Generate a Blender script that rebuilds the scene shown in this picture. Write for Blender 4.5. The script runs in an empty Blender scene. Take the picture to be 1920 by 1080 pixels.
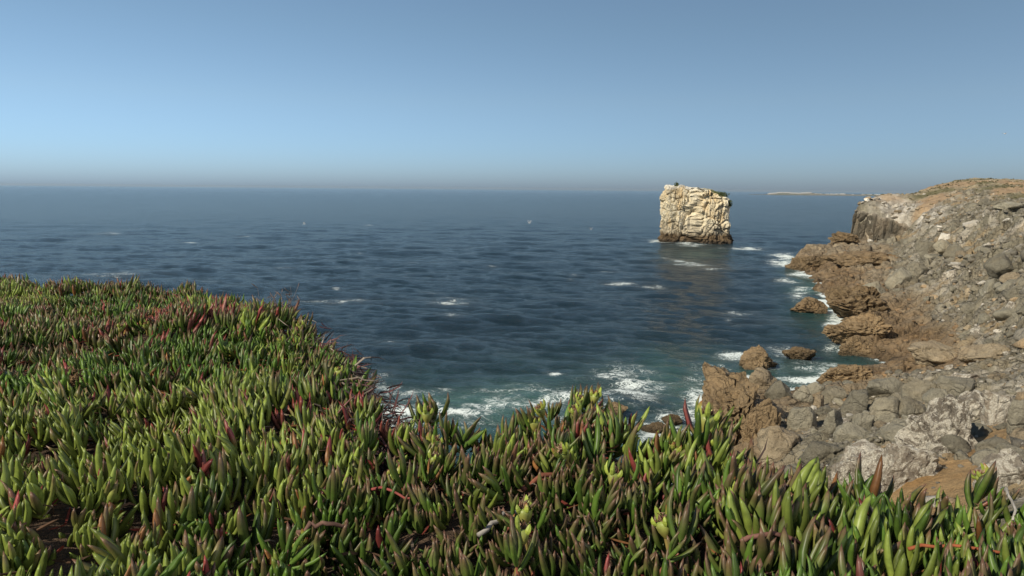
import bpy, math, random
import numpy as np
from mathutils import Vector, Matrix, Euler
random.seed(7); RNG = np.random.default_rng(7)
sc = bpy.context.scene
COL = sc.collection
R = math.radians

# ------------------------------------------------------------------ camera
CAM_H = 25.0
F = 1423.0                                   # focal length in photo pixels
PITCH = math.atan((540 - 354) / F); ROLL = R(0.48)
cd = bpy.data.cameras.new('camera'); cam = bpy.data.objects.new('camera', cd); COL.objects.link(cam)
cd.sensor_width = 36; cd.lens = F / 1920 * 36; cd.clip_start = 0.05; cd.clip_end = 60000
cam.matrix_world = Matrix.Translation((0, 0, CAM_H)) @ Matrix.Rotation(math.pi/2 - PITCH, 4, 'X') @ Matrix.Rotation(ROLL, 4, 'Z')
sc.camera = cam

# ------------------------------------------------------------------ light
SUN_AZ = R(-126); SUN_EL = R(35)             # measured from the viewing direction, + to the right
world = bpy.data.worlds.new('World'); sc.world = world; world.use_nodes = True
wn = world.node_tree; wn.nodes.clear()
sky = wn.nodes.new('ShaderNodeTexSky'); sky.sky_type = 'NISHITA'; sky.sun_disc = False
sky.sun_elevation = SUN_EL; sky.sun_rotation = -SUN_AZ
sky.altitude = 1200; sky.air_density = .68; sky.dust_density = 2.4; sky.ozone_density = 5.0
bg = wn.nodes.new('ShaderNodeBackground'); bg.inputs['Strength'].default_value = 0.143
wo = wn.nodes.new('ShaderNodeOutputWorld')
wb = wn.nodes.new('ShaderNodeMixRGB'); wb.blend_type = 'MULTIPLY'; wb.inputs[0].default_value = 1; wb.inputs[2].default_value = (1.25, 1.09, .87, 1)
tcw = wn.nodes.new('ShaderNodeTexCoord'); sxw = wn.nodes.new('ShaderNodeSeparateXYZ'); wn.links.new(tcw.outputs['Generated'], sxw.inputs[0])
crw = wn.nodes.new('ShaderNodeValToRGB'); wn.links.new(sxw.outputs['Z'], crw.inputs['Fac'])
while len(crw.color_ramp.elements) < 5: crw.color_ramp.elements.new(.5)
for e_, (p_, c_) in zip(crw.color_ramp.elements, [(0.0, (.56, .66, .86)), (.05, (.64, .73, .85)), (.11, (.77, .80, .81)), (.2, (.83, .86, .82)), (.40, (1., 1., .96))]): e_.position = p_; e_.color = (*c_, 1)
wc = wn.nodes.new('ShaderNodeMixRGB'); wc.blend_type = 'MULTIPLY'; wc.inputs[0].default_value = 1
wn.links.new(sky.outputs[0], wb.inputs[1]); wn.links.new(wb.outputs[0], wc.inputs[1]); wn.links.new(crw.outputs['Color'], wc.inputs[2]); wn.links.new(wc.outputs[0], bg.inputs[0]); wn.links.new(bg.outputs[0], wo.inputs[0])
sl = bpy.data.lights.new('sun', 'SUN'); sun = bpy.data.objects.new('sun', sl); COL.objects.link(sun)
sl.energy = 4.8; sl.angle = R(0.5); sl.color = (1.0, 0.91, 0.74)
sd = Vector((math.sin(SUN_AZ)*math.cos(SUN_EL), math.cos(SUN_AZ)*math.cos(SUN_EL), math.sin(SUN_EL)))
sun.rotation_euler = sd.to_track_quat('Z', 'Y').to_euler()
sc.view_settings.view_transform = 'Standard'; sc.view_settings.look = 'None'
sc.view_settings.exposure = 0.2; sc.view_settings.gamma = 1.0
sc.render.engine = 'CYCLES'
sc.cycles.max_bounces = 5; sc.cycles.diffuse_bounces = 2; sc.cycles.glossy_bounces = 2
sc.cycles.volume_bounces = 0

# ------------------------------------------------------------------ geometry of the view -> world
CP, SP = math.cos(math.pi/2 - PITCH), math.sin(math.pi/2 - PITCH)
CR, SR = math.cos(ROLL), math.sin(ROLL)
def ray(px, py):
    px = np.asarray(px, float); py = np.asarray(py, float)
    a = (px - 960)/F; b = -(py - 540)/F; c = -np.ones_like(a)
    a, b = a*CR - b*SR, a*SR + b*CR
    return a, b*CP - c*SP, b*SP + c*CP
def onz(px, py, z):
    x, y, dz = ray(px, py); t = (z - CAM_H)/dz
    return x*t, y*t
def onr(px, py, r):
    x, y, dz = ray(px, py); t = r/np.hypot(x, y)
    return x*t, y*t, CAM_H + dz*t
def to_px(x, y, z):
    z = z - CAM_H
    b = y*CP + z*SP; c = -y*SP + z*CP; a = x
    a2 = a*CR + b*SR; b2 = -a*SR + b*CR
    return 960 + F*a2/(-c), 540 - F*b2/(-c)

# ------------------------------------------------------------------ noise
def hsh(ix, iy, iz=0, seed=0):
    ix = np.asarray(ix).astype(np.int64); iy = np.asarray(iy).astype(np.int64); iz = np.asarray(iz).astype(np.int64)
    h = (ix*374761393 + iy*668265263 + iz*2147483647 + seed*974634777 + 1013904223) & 0xffffffff
    h = ((h ^ (h >> 13))*1274126177) & 0xffffffff
    h = ((h ^ (h >> 16))*2246822519) & 0xffffffff
    h = h ^ (h >> 15)
    return (h & 0xffffff)/float(0xffffff)
def vn(x, y, z=None, seed=0):
    if z is None: z = np.zeros_like(x)
    ix, iy, iz = np.floor(x), np.floor(y), np.floor(z)
    fx, fy, fz = x-ix, y-iy, z-iz
    fx, fy, fz = [t*t*(3-2*t) for t in (fx, fy, fz)]
    r = 0
    for i in (0, 1):
        for j in (0, 1):
            for k in (0, 1):
                r = r + hsh(ix+i, iy+j, iz+k, seed)*(fx if i else 1-fx)*(fy if j else 1-fy)*(fz if k else 1-fz)
    return r*2 - 1
def fbm(x, y, z=None, o=4, seed=0):
    if z is None: z = np.zeros_like(x)
    a, s, r = 1.0, 1.0, 0.0
    for i in range(o):
        r = r + a*vn(x*s, y*s, z*s, seed+i*17); a *= .5; s *= 2.03
    return r
def worley2(x, y, seed=0):
    ix, iy = np.floor(x), np.floor(y)
    f1 = np.full(x.shape, 9.); f2 = np.full(x.shape, 9.); idx = np.zeros(x.shape); idy = np.zeros(x.shape)
    dx = np.zeros(x.shape); dy = np.zeros(x.shape)
    for i in (-1, 0, 1):
        for j in (-1, 0, 1):
            cx, cy = ix+i, iy+j
            ax = cx + hsh(cx, cy, 1, seed) - x; ay = cy + hsh(cx, cy, 2, seed) - y
            d = np.hypot(ax, ay); m = d < f1
            f2 = np.where(m, f1, np.minimum(f2, d)); f1 = np.where(m, d, f1)
            idx = np.where(m, cx, idx); idy = np.where(m, cy, idy); dx = np.where(m, -ax, dx); dy = np.where(m, -ay, dy)
    return f1, f2, idx, idy, dx, dy
def worley3(x, y, z, seed=0):
    ix, iy, iz = np.floor(x), np.floor(y), np.floor(z)
    f1 = np.full(x.shape, 9.); f2 = np.full(x.shape, 9.); idh = np.zeros(x.shape)
    for i in (-1, 0, 1):
        for j in (-1, 0, 1):
            for k in (-1, 0, 1):
                cx, cy, cz = ix+i, iy+j, iz+k
                d = np.sqrt((cx+hsh(cx, cy, cz, seed)-x)**2 + (cy+hsh(cx, cy, cz, seed+5)-y)**2 + (cz+hsh(cx, cy, cz, seed+9)-z)**2)
                m = d < f1
                f2 = np.where(m, f1, np.minimum(f2, d)); f1 = np.where(m, d, f1); idh = np.where(m, hsh(cx, cy, cz, seed+3), idh)
    return f1, f2, idh
def sst(a, b, x):
    t = np.clip((x-a)/(b-a), 0, 1); return t*t*(3-2*t)
def mix(a, b, t):
    t = np.asarray(t)[..., None]; return np.asarray(a)*(1-t) + np.asarray(b)*t

# ------------------------------------------------------------------ mesh helpers
def mesh_np(name, V, faces, col=None, attrs=None, smooth=True):
    """faces: list of int arrays (n, k)"""
    me = bpy.data.meshes.new(name)
    me.vertices.add(len(V)); me.vertices.foreach_set('co', np.ascontiguousarray(V, np.float32).ravel())
    faces = [f for f in faces if len(f)]
    idx = np.concatenate([f.ravel() for f in faces]).astype(np.int32)
    cnt = np.concatenate([np.full(len(f), f.shape[1]) for f in faces])
    st = np.concatenate([[0], np.cumsum(cnt)[:-1]]).astype(np.int32)
    me.loops.add(len(idx)); me.loops.foreach_set('vertex_index', idx)
    me.polygons.add(len(cnt)); me.polygons.foreach_set('loop_start', st)
    me.update(calc_edges=True)
    me.polygons.foreach_set('use_smooth', np.full(len(cnt), smooth))
    if col is not None:
        a = me.attributes.new('Col', 'FLOAT_COLOR', 'POINT')
        c = np.ones((len(V), 4), np.float32); c[:, :3] = col; a.data.foreach_set('color', c.ravel())
    for k, v in (attrs or {}).items():
        a = me.attributes.new(k, 'FLOAT', 'POINT'); a.data.foreach_set('value', np.ascontiguousarray(v, np.float32))
    me.validate()
    return me
def put(name, me, mat=None, parent=None, loc=None, **props):
    o = bpy.data.objects.new(name, me); COL.objects.link(o)
    if mat is not None and me is not None and len(me.materials) == 0: me.materials.append(mat)
    if parent is not None: o.parent = parent
    if loc is not None: o.location = loc
    for k, v in props.items(): o[k] = v
    return o
def grid_faces(nu, nv, wrap=False):
    i = np.arange(nu-1 if not wrap else nu); j = np.arange(nv-1)
    I, J = np.meshgrid(i, j, indexing='ij'); I2 = (I+1) % nu
    return np.stack([I*nv+J, I2*nv+J, I2*nv+J+1, I*nv+J+1], -1).reshape(-1, 4)

# ------------------------------------------------------------------ materials
class NT:
    def __init__(s, name):
        s.m = bpy.data.materials.new(name); s.m.use_nodes = True; s.t = s.m.node_tree; s.t.nodes.clear()
        s.out = s.t.nodes.new('ShaderNodeOutputMaterial')
    def n(s, typ, **kw):
        nd = s.t.nodes.new('ShaderNode'+typ)
        ins = kw.pop('ins', {})
        for k, v in kw.items(): setattr(nd, k, v)
        for k, v in ins.items():
            if isinstance(v, bpy.types.NodeSocket): s.t.links.new(v, nd.inputs[k])
            else: nd.inputs[k].default_value = v
        return nd
    def noise(s, vec, scale, detail=4, rough=.55, dist=0):
        return s.n('TexNoise', ins={'Vector': vec, 'Scale': scale, 'Detail': detail, 'Roughness': rough, 'Distortion': dist}).outputs['Fac']
    def ramp(s, fac, stops):
        nd = s.n('ValToRGB', ins={'Fac': fac}); e = nd.color_ramp.elements
        while len(e) < len(stops): e.new(.5)
        for q, (p, c) in zip(e, stops):
            q.position = p; q.color = (c, c, c, 1) if isinstance(c, (int, float)) else (*c, 1)
        return nd.outputs['Color']
    def math(s, op, a, b=0.0, c=None, clamp=False):
        nd = s.n('Math', operation=op, use_clamp=clamp)
        for i, v in enumerate((a, b, c)):
            if v is None: continue
            if isinstance(v, bpy.types.NodeSocket): s.t.links.new(v, nd.inputs[i])
            else: nd.inputs[i].default_value = v
        return nd.outputs[0]
    def mixc(s, f, a, b, bt='MIX'):
        nd = s.n('MixRGB', blend_type=bt)
        for i, v in enumerate((f, a, b)):
            if isinstance(v, bpy.types.NodeSocket): s.t.links.new(v, nd.inputs[i])
            elif isinstance(v, (int, float)): nd.inputs[i].default_value = v if i == 0 else (v, v, v, 1)
            else: nd.inputs[i].default_value = (*v, 1)
        return nd.outputs[0]
    def done(s, sh):
        s.t.links.new(sh, s.out.inputs['Surface']); return s.m

def rock_material(name, base=None, lichen=0.0, scale=1.0, var=0.35, cracks=1.0, masked=False):
    t = NT(name)
    co = t.n('NewGeometry').outputs['Position']
    if base is None:
        c = t.n('Attribute', attribute_name='Col').outputs['Color']
    else:
        rnd = t.n('ObjectInfo').outputs['Random']
        k = t.math('MULTIPLY_ADD', rnd, 0.55, 0.72)
        c = t.mixc(1, base, t.n('CombineColor', ins={0: k, 1: k, 2: k}).outputs[0], 'MULTIPLY')
    n1 = t.noise(co, 0.35*scale, 6, .65); n2 = t.noise(co, 2.2*scale, 8, .7, .3); n3 = t.noise(co, 9*scale, 5, .65)
    f = t.math('ADD', t.math('MULTIPLY', n1, .5), t.math('MULTIPLY', n2, .5))
    c = t.mixc(1, c, t.ramp(f, [(.32, 1-var*1.5), (.5, 1.0), (.68, 1+var)]), 'MULTIPLY')
    c = t.mixc(1, c, t.ramp(n3, [(.3, .78), (.6, 1.1)]), 'MULTIPLY')
    zz_ = t.n('SeparateXYZ', ins={0: t.n('NewGeometry').outputs['Position']}).outputs['Z']
    if base is not None and 'brown' in name:      # wet, weed-dark tide band
        c = t.mixc(t.ramp(t.math('MULTIPLY_ADD', n2, .3, t.math('MULTIPLY', zz_, .4)), [(.18, .75), (.55, 0.)]), c, (.045, .035, .020))
    # warm iron staining
    st = t.ramp(t.noise(co, .22*scale, 4, .6, .6), [(.5, 0.0), (.75, .35)])
    c = t.mixc(st, c, t.mixc(1, c, (1.18, .95, .68), 'MULTIPLY'))
    if lichen > 0:
        ln = t.noise(co, 1.1*scale, 9, .75, .5)
        lm = t.ramp(ln, [(.66-.19*lichen, 0.0), (.70-.18*lichen, .95)])
        c = t.mixc(lm, c, t.mixc(t.ramp(n3, [(.4, 0.), (.6, 1.)]), (.66, .62, .53), (.40, .36, .29)))
    wv = t.n('VectorMath', operation='MULTIPLY_ADD', ins={0: t.n('TexNoise', ins={'Vector': co, 'Scale': .6*scale, 'Detail': 4}).outputs['Color'], 1: (1.6, 1.6, 1.6), 2: co}).outputs[0]
    def vcrack(sc_, w):
        v = t.n('TexVoronoi', feature='DISTANCE_TO_EDGE', ins={'Vector': t.n('Mapping', ins={'Vector': wv, 'Scale': (1, .8, 1.7), 'Rotation': (.2, .1, .5)}).outputs[0], 'Scale': sc_}).outputs['Distance']
        return t.math('MULTIPLY', t.ramp(v, [(0.0, 1.0), (w, 0.0)]), t.ramp(t.noise(co, sc_*.8, 2), [(.42, 0.), (.56, 1.)]))
    k1, k2 = vcrack(.33*scale, .05), vcrack(1.05*scale, .07)
    ck = t.math('MULTIPLY', t.math('MAXIMUM', k1, t.math('MULTIPLY', k2, .55 if cracks > .6 else .0)), cracks)
    if masked: ck = t.math('MULTIPLY', ck, t.n('Attribute', attribute_name='crk').outputs['Fac'])
    c = t.mixc(t.math('MULTIPLY', ck, .62), c, (.05, .038, .025))      # crack lines darkened in the colour as well as the bump
    h = t.math('SUBTRACT', t.math('ADD', t.math('MULTIPLY', n2, .9), t.math('MULTIPLY', n3, .25)), t.math('MULTIPLY', ck, .8))
    b = t.n('Bump', ins={'Height': h, 'Strength': 1.0, 'Distance': .55/scale})
    p = t.n('BsdfPrincipled', ins={'Base Color': c, 'Roughness': .88, 'Specular IOR Level': .25, 'Normal': b.outputs[0]})
    return t.done(p.outputs[0])

M_terrain = rock_material('weathered_rock', cracks=.75, masked=True)
M_stack = rock_material('pale_limestone', scale=.5, var=.3, cracks=.5)
M_grey = rock_material('grey_boulder_stone', (.245, .225, .172), var=.3, cracks=.35)
M_brown = rock_material('brown_wet_rock', (.235, .168, .095), var=.4, cracks=.65)
M_tan = rock_material('tan_rock', (.29, .235, .16), lichen=.15, var=.3, cracks=.4)
M_lichen = rock_material('lichened_boulder_stone', (.26, .225, .18), lichen=1.0, scale=1.3, cracks=.3)
M_white = rock_material('bleached_stone', (.62, .58, .50), scale=1.2, var=.15, cracks=0.)

def sea_material():
    t = NT('sea_water')
    co = t.n('TexCoord').outputs['Object']
    foam = t.n('Attribute', attribute_name='foam').outputs['Fac']
    sh = t.n('Attribute', attribute_name='shallow_reflect').outputs['Fac']
    tex = t.n('Mapping', ins={'Vector': co, 'Scale': (1, 1, 1)}).outputs[0]
    # stretched chop, crests roughly along X
    m1 = t.n('Mapping', ins={'Vector': co, 'Scale': (.55, 1.0, 1), 'Rotation': (0, 0, R(-12))}).outputs[0]
    b1 = t.noise(m1, .42, 4, .6, .4); b2 = t.noise(m1, 1.5, 5, .68, .3); b3 = t.noise(m1, .06, 4, .6, .3)
    h = t.math('ADD', t.math('MULTIPLY', b1, 1.3), t.math('ADD', t.math('MULTIPLY', b2, 1.15), t.math('MULTIPLY', b3, .7)))
    bump = t.n('Bump', ins={'Height': h, 'Strength': 1.0, 'Distance': .8})
    deep = t.mixc(sh, (.011, .025, .034), (.046, .115, .098))
    p = t.n('BsdfPrincipled', ins={'Base Color': deep, 'Roughness': .14, 'IOR': 1.33, 'Specular IOR Level': .22, 'Normal': bump.outputs[0]})
    # lace foam: thin ridges of distorted noise, widening where the foam value is high
    l1 = t.noise(co, .55, 6, .62, 1.3); l2 = t.noise(co, 1.9, 5, .65, 1.0); l3 = t.noise(co, .16, 4, .6, .6)
    def ridge(x): return t.math('SUBTRACT', 1.0, t.math('MULTIPLY', t.math('ABSOLUTE', t.math('SUBTRACT', x, .5)), 9.0), clamp=True)
    lace = t.math('MAXIMUM', ridge(l1), t.math('MULTIPLY', ridge(l2), .8))
    lf = t.math('MULTIPLY', foam, t.math('MULTIPLY_ADD', l3, 1.8, -.15))
    v = t.math('ADD', t.math('MULTIPLY', lace, .66), t.math('MULTIPLY', lf, .98))
    fm = t.ramp(v, [(.74, 0.0), (1.0, 1.0)])
    fm = t.math('MULTIPLY', fm, t.ramp(foam, [(.04, 0.0), (.22, 1.0)]))
    milky = t.math('MULTIPLY', foam, .16)
    fm = t.math('MAXIMUM', fm, t.math('MULTIPLY', milky, t.ramp(l2, [(.35, .2), (.65, 1.0)])))
    d = t.n('BsdfDiffuse', ins={'Color': (.66, .72, .70, 1)})
    mx = t.n('MixShader', ins={0: fm, 1: p.outputs[0], 2: d.outputs[0]})
    return t.done(mx.outputs[0])
M_sea = sea_material()

def leaf_material(name, rough=.42, spec=.3):
    t = NT(name)
    c = t.n('Attribute', attribute_name='Col').outputs['Color']
    co = t.n('TexCoord').outputs['Object']
    c = t.mixc(1, c, t.ramp(t.noise(co, 60, 3), [(.3, .75), (.7, 1.25)]), 'MULTIPLY')
    p = t.n('BsdfPrincipled', ins={'Base Color': c, 'Roughness': rough, 'Specular IOR Level': spec})
    return t.done(p.outputs[0])
M_leaf = leaf_material('fleshy_leaf'); M_dry = leaf_material('dry_plant', .85, .15)
def plain(name, c, rough=.8, nscale=8, var=.3):
    t = NT(name); co = t.n('TexCoord').outputs['Object']
    cc = t.mixc(1, c, t.ramp(t.noise(co, nscale, 5), [(.3, 1-var), (.7, 1+var)]), 'MULTIPLY')
    return t.done(t.n('BsdfPrincipled', ins={'Base Color': cc, 'Roughness': rough, 'Specular IOR Level': .2}).outputs[0])

# ------------------------------------------------------------------ shore relief: control points (px, py, z or ('r', r)), zone
# zones: b brown bedrock, g grey scree, s ochre soil, h dry hill, w sea bed
CTL = [
 # near rib and boulder field
 (1290,900,-3,'w'),(1340,900,0,'b'),(1400,900,2.5,'b'),(1500,900,6.5,'g'),(1600,900,9,'g'),(1700,900,11,'s'),(1800,900,12,'s'),(1950,900,14,'g'),
 (1280,830,-4,'w'),(1315,830,-1,'b'),(1350,830,2,'b'),(1420,830,4,'b'),(1500,830,5.5,'g'),(1600,830,7.5,'g'),(1700,830,9.5,'g'),(1800,830,11,'g'),(1850,830,11.7,'s'),(1950,830,13.3,'g'),
 (1285,770,-4,'w'),(1312,770,-1,'b'),(1340,770,4.5,'b'),(1400,770,4.8,'b'),(1440,770,4.6,'b'),(1500,770,5.5,'g'),(1600,770,7,'g'),(1700,770,8.5,'g'),(1800,770,10,'g'),(1950,770,12.5,'g'),
 (1300,710,-4,'w'),(1320,705,-1,'b'),(1345,690,7,'b'),(1375,700,5.6,'b'),(1410,725,4.5,'b'),(1470,735,4.2,'b'),(1540,735,4.5,'g'),(1600,722,5,'b'),(1680,715,5.8,'g'),(1760,705,6.8,'g'),(1850,700,8.5,'g'),(1950,700,10.5,'g'),
 (1380,660,-4,'w'),(1450,680,-3,'w'),(1500,700,-2.5,'w'),(1545,695,-1.6,'w'),(1600,683,-1.3,'w'),(1640,684,-.5,'b'),
 (1590,690,2.2,'b'),(1640,697,3.4,'b'),
 # brown bedrock beyond the cove
 (1690,672,1.2,'b'),(1740,672,2.4,'b'),(1800,670,4,'b'),(1870,665,6,'g'),(1950,660,9,'g'),
 (1560,655,-2.5,'w'),(1590,655,.2,'b'),(1640,645,1.8,'b'),(1700,635,2.6,'b'),(1760,628,3.8,'b'),(1820,610,6,'g'),(1880,600,8.5,'g'),(1950,590,11,'g'),
 (1535,620,-2.5,'w'),(1560,612,0,'b'),(1600,600,2.4,'b'),(1660,585,3.2,'b'),(1720,575,4.5,'b'),(1790,560,7.5,'g'),(1850,550,10,'g'),(1950,540,13.5,'g'),
 (1535,585,-2,'w'),(1562,572,.2,'b'),(1600,552,3,'b'),(1650,540,4.4,'b'),(1700,530,5.4,'g'),(1760,520,8,'g'),(1830,505,11.5,'g'),(1950,490,15.5,'g'),
 (1500,560,-3,'w'),(1515,535,-2,'w'),(1535,540,.1,'b'),(1560,520,1.2,'b'),(1600,512,3.8,'b'),
 (1480,515,-3,'w'),(1470,490,-3,'w'),(1488,497,.2,'b'),(1530,505,1.2,'b'),(1500,478,3,'b'),(1512,462,5,'b'),(1560,468,5.4,'b'),(1610,480,5.8,'b'),(1660,488,6.0,'b'),(1700,485,6.6,'g'),(1750,480,9.5,'g'),(1820,460,13,'g'),(1950,440,17.5,'g'),
 (1470,455,-5,'w'),(1500,448,-5,'w'),(1550,440,-5,'w'),(1580,430,-6,'w'),(1585,405,-6,'w'),
 (1560,452,4.2,'b'),(1600,458,5.0,'b'),(1640,474,5.4,'b'),(1675,478,6.2,'g'),
]
CTR = [ # (px, py, distance, zone): upper slope, cliff lip and hill
 (1602,405,362,'g'),(1607,390,366,'g'),(1650,412,350,'g'),(1690,440,330,'g'),(1720,452,300,'g'),(1622,368,385,'l'),(1640,362,400,'h'),
 (1750,430,250,'g'),(1800,420,235,'g'),(1870,410,210,'g'),(1950,400,190,'g'),
 (1680,392,365,'l'),(1740,400,320,'l'),(1800,395,290,'g'),(1880,385,270,'g'),(1950,380,260,'g'),
 (1690,370,400,'h'),(1750,372,370,'h'),(1820,368,350,'g'),(1880,360,340,'h'),(1950,362,330,'h'),
 (1690,357,440,'h'),(1740,345,440,'h'),(1790,338,430,'h'),(1840,334,430,'h'),(1900,338,430,'h'),(1970,345,430,'h'),
]
pts, zz, zn = [], [], []
for px, py, z, k in CTL:
    x, y = onz(px, py, max(z, 0) if k == 'w' else z); pts.append((float(x), float(y))); zz.append(z); zn.append(k)
for px, py, r, k in CTR:
    x, y, z = onr(px, py, r); pts.append((float(x), float(y))); zz.append(float(z)); zn.append(k)
def polar(deg, r, z, k): pts.append((r*math.sin(R(deg)), r*math.cos(R(deg)))); zz.append(z); zn.append(k)
for dg in (-60, -40, -20, 0, 6):
    for r in (14, 30, 60, 120, 300, 800): polar(dg, r, -9, 'w')
for dg, r in ((11,40),(11,90),(13,200),(15,280),(19,300),(21,340),(22,400),(23.4,385),(23.6,430),(23.5,600),(24.5,520),(28,800),(36,900),(45,900)): polar(dg, r, -9, 'w')
for dg, r, z in ((27,470,26),(30,480,31),(34,500,31),(38,470,31),(44,400,27),(50,300,24),(50,150,22),(50,80,19),(50,50,17),(48,25,17),(58,120,22)): polar(dg, r, z, 'h')
for dg, r, z, k in ((15,22,-6,'w'),(22,26,3,'b'),(30,27,11,'g'),(38,27,14,'g'),(8,24,-8,'w')): polar(dg, r, z, k)
# rock foot below the cliff face
P = np.array(pts); ZC = np.array(zz)
def uv(x, y): return np.arctan2(x, y), .25*np.log(np.hypot(x, y))
PU = np.stack(uv(P[:, 0], P[:, 1]), 1)
D = np.hypot(PU[:, None, 0]-PU[None, :, 0], PU[:, None, 1]-PU[None, :, 1])
nP = len(P); A = np.zeros((nP+1, nP+1)); A[:nP, :nP] = -D - 1e-4*np.eye(nP); A[:nP, nP] = 1; A[nP, :nP] = 1
Wt = np.linalg.solve(A, np.append(ZC, 0))
ZN = {k: np.array([1.0 if q == k else 0 for q in zn]) for k in 'bgshwl'}
CA = [float(t) for t in onr(1594, 440, 366)]; CB = [float(t) for t in onr(1722, 462, 350)]
CLEN = math.hypot(CB[0]-CA[0], CB[1]-CA[1]); CNX, CNY = (CB[1]-CA[1])/CLEN, -(CB[0]-CA[0])/CLEN
if CNX*(-CA[0]) + CNY*(-CA[1]) < 0: CNX, CNY = -CNX, -CNY
def cliff_step(x, y, h):
    u = ((x-CA[0])*(CB[0]-CA[0]) + (y-CA[1])*(CB[1]-CA[1]))/CLEN**2; sd_ = (x-CA[0])*CNX + (y-CA[1])*CNY
    w = sst(-1, 1, sd_)*sst(-.3, -.1, u)*sst(1.25, 1.0, u)*sst(75, 45, sd_)
    h = h*(1-w) + np.minimum(h, 2.6 + 1.5*u + .02*sd_)*w
    w = sst(0, -2, sd_)*sst(0, .03, u)*sst(1.1, .9, u)*sst(-40, -16, sd_)
    h = h*(1-w) + np.maximum(h, 17.2 - 2.2*u - 6.5*u*u - .32*sd_)*w
    w = sst(.01, -.03, u)*sst(2, -1, sd_)
    return h*(1-w) + np.minimum(h, -6)*w
def base_h(x, y, zones=False):
    sh = np.shape(x); x = np.ravel(x); y = np.ravel(y)
    u, v = uv(x, y); out = np.empty(len(x)); zo = {k: np.empty(len(x)) for k in ZN}
    wu = u + .010*fbm(x/12, y/12, o=3, seed=91); wv = v + .006*fbm(x/12, y/12, o=3, seed=77)
    for s in range(0, len(x), 40000):
        e = slice(s, s+40000)
        d = np.hypot(u[e, None]-PU[None, :, 0], v[e, None]-PU[None, :, 1])
        out[e] = -d @ Wt[:nP] + Wt[nP]
        if zones:
            d = np.hypot(wu[e, None]-PU[None, :, 0], wv[e, None]-PU[None, :, 1])
            w = 1/(d**4 + 1e-9); w /= w.sum(1, keepdims=True)
            for k in ZN: zo[k][e] = w @ ZN[k]
    out = cliff_step(x, y, out)
    if zones: return out.reshape(sh), {k: a.reshape(sh) for k, a in zo.items()}
    return out.reshape(sh)
def relief(x, y, s, seed, ang=.5, ax=1.7, ck=.22):
    c, q = math.cos(ang), math.sin(ang)
    X = (x*c + y*q)/ax; Y = (-x*q + y*c)
    X = X/s + .35*fbm(x/s*.7, y/s*.7, o=3, seed=seed+3); Y = Y/s + .35*fbm(x/s*.7+9, y/s*.7, o=3, seed=seed+4)
    f1, f2, ix, iy, dx, dy = worley2(X, Y, seed)
    a = hsh(ix, iy, 3, seed)-.5; tx = hsh(ix, iy, 4, seed)-.5; ty = hsh(ix, iy, 5, seed)-.5
    return s*(.42*a + .55*(tx*dx+ty*dy) - ck*(1-sst(0, .15, f2-f1)))
def height(x, y, cols=False):
    h, z = base_h(x, y, True)
    r = np.hypot(x, y)
    soft = np.clip(z['s']*1.2, 0, 1)
    hill = np.clip(z['h'], 0, 1)
    amp = (1-.9*soft)*(1-.72*hill)*(1-.45*sst(34, 16, np.hypot(x-.5*(CA[0]+CB[0]), y-.5*(CA[1]+CB[1]))))
    land = sst(-7, 0, h)
    far = np.clip(r/150, .45, 1.35)
    rb = relief(x, y, 7.0, 11)*.50 + relief(x, y, 2.6, 12)*.85 + relief(x, y, 1.0, 13, .9)*.5
    rg = relief(x, y, 4.5, 21, .2, 1.4, .3)*.7 + relief(x, y, 1.7, 22, 1.2, 1.2, .4)*.8 + relief(x, y, .75, 23, ck=.4)*.7
    wb = np.clip(z['b'] + z['w'], 0, 1)
    d = (rb*wb + rg*(1-wb))*amp*far*land
    d = d + .5*fbm(x/9, y/9, o=4, seed=31)*land*(1-.6*soft) + .10*fbm(x/1.1, y/1.1, o=3, seed=37)*land*(1-.7*soft)
    H = h + d
    if not cols: return H
    n = fbm(x/5, y/5, o=4, seed=51); n2 = fbm(x/1.3, y/1.3, o=3, seed=53)
    br = mix((.20, .138, .078), (.28, .205, .125), sst(-.6, .8, n))
    gr = mix((.205, .185, .135), (.30, .268, .198), sst(-.5, .9, n+.6*n2))
    br = mix(br, (.31, .262, .185), sst(3.0, 5.4, H)*.65)  # higher brown rock paler: sunlit ledge tops put into the colour
    gr = mix(gr, (.34, .255, .15), sst(.25, .75, fbm(x/8+31, y/8, o=4, seed=57))*.8)
    so = mix((.38, .24, .11), (.42, .28, .14), sst(-.5, .5, n2))
    hi = mix((.33, .275, .180), (.15, .135, .070), sst(.0, .45, fbm(x/14, y/14, o=4, seed=61)))
    hi = mix(hi, (.36, .255, .155), sst(.25, .6, fbm(x/20+7, y/20, o=3, seed=63)))
    li = mix((.34, .31, .26), (.60, .56, .49), sst(-.3, .4, fbm(x/2.5, y/2.5, o=3, seed=65)))
    # weights sharpened; wave-washed rock is brown, high rock is grey
    wash = sst(6.5, 3.5, H + .9*n)
    wz = {k: z[k]**1.5 for k in z}
    wz['b'] = wz['b'] + wz['w'] + wash*wz['g']; wz['g'] = wz['g']*(1-wash*.75)
    S = sum(wz[k] for k in 'bgshl') + 1e-9
    c = sum((wz[k]/S)[..., None]*v for k, v in (('b', br), ('g', gr), ('s', so), ('h', hi), ('l', li)))
    wl = sst(.16, .5, fbm(x/3.1, y/3.1, o=5, seed=71))*(1-wash)*.55*(1-soft)
    c = mix(c, (.50, .46, .39), wl*wz['g']/S)
    c = c*(1 - .45*sst(1.3, .1, H + .5*n2))[..., None]        # tide-wet band
    return H, c
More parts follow.
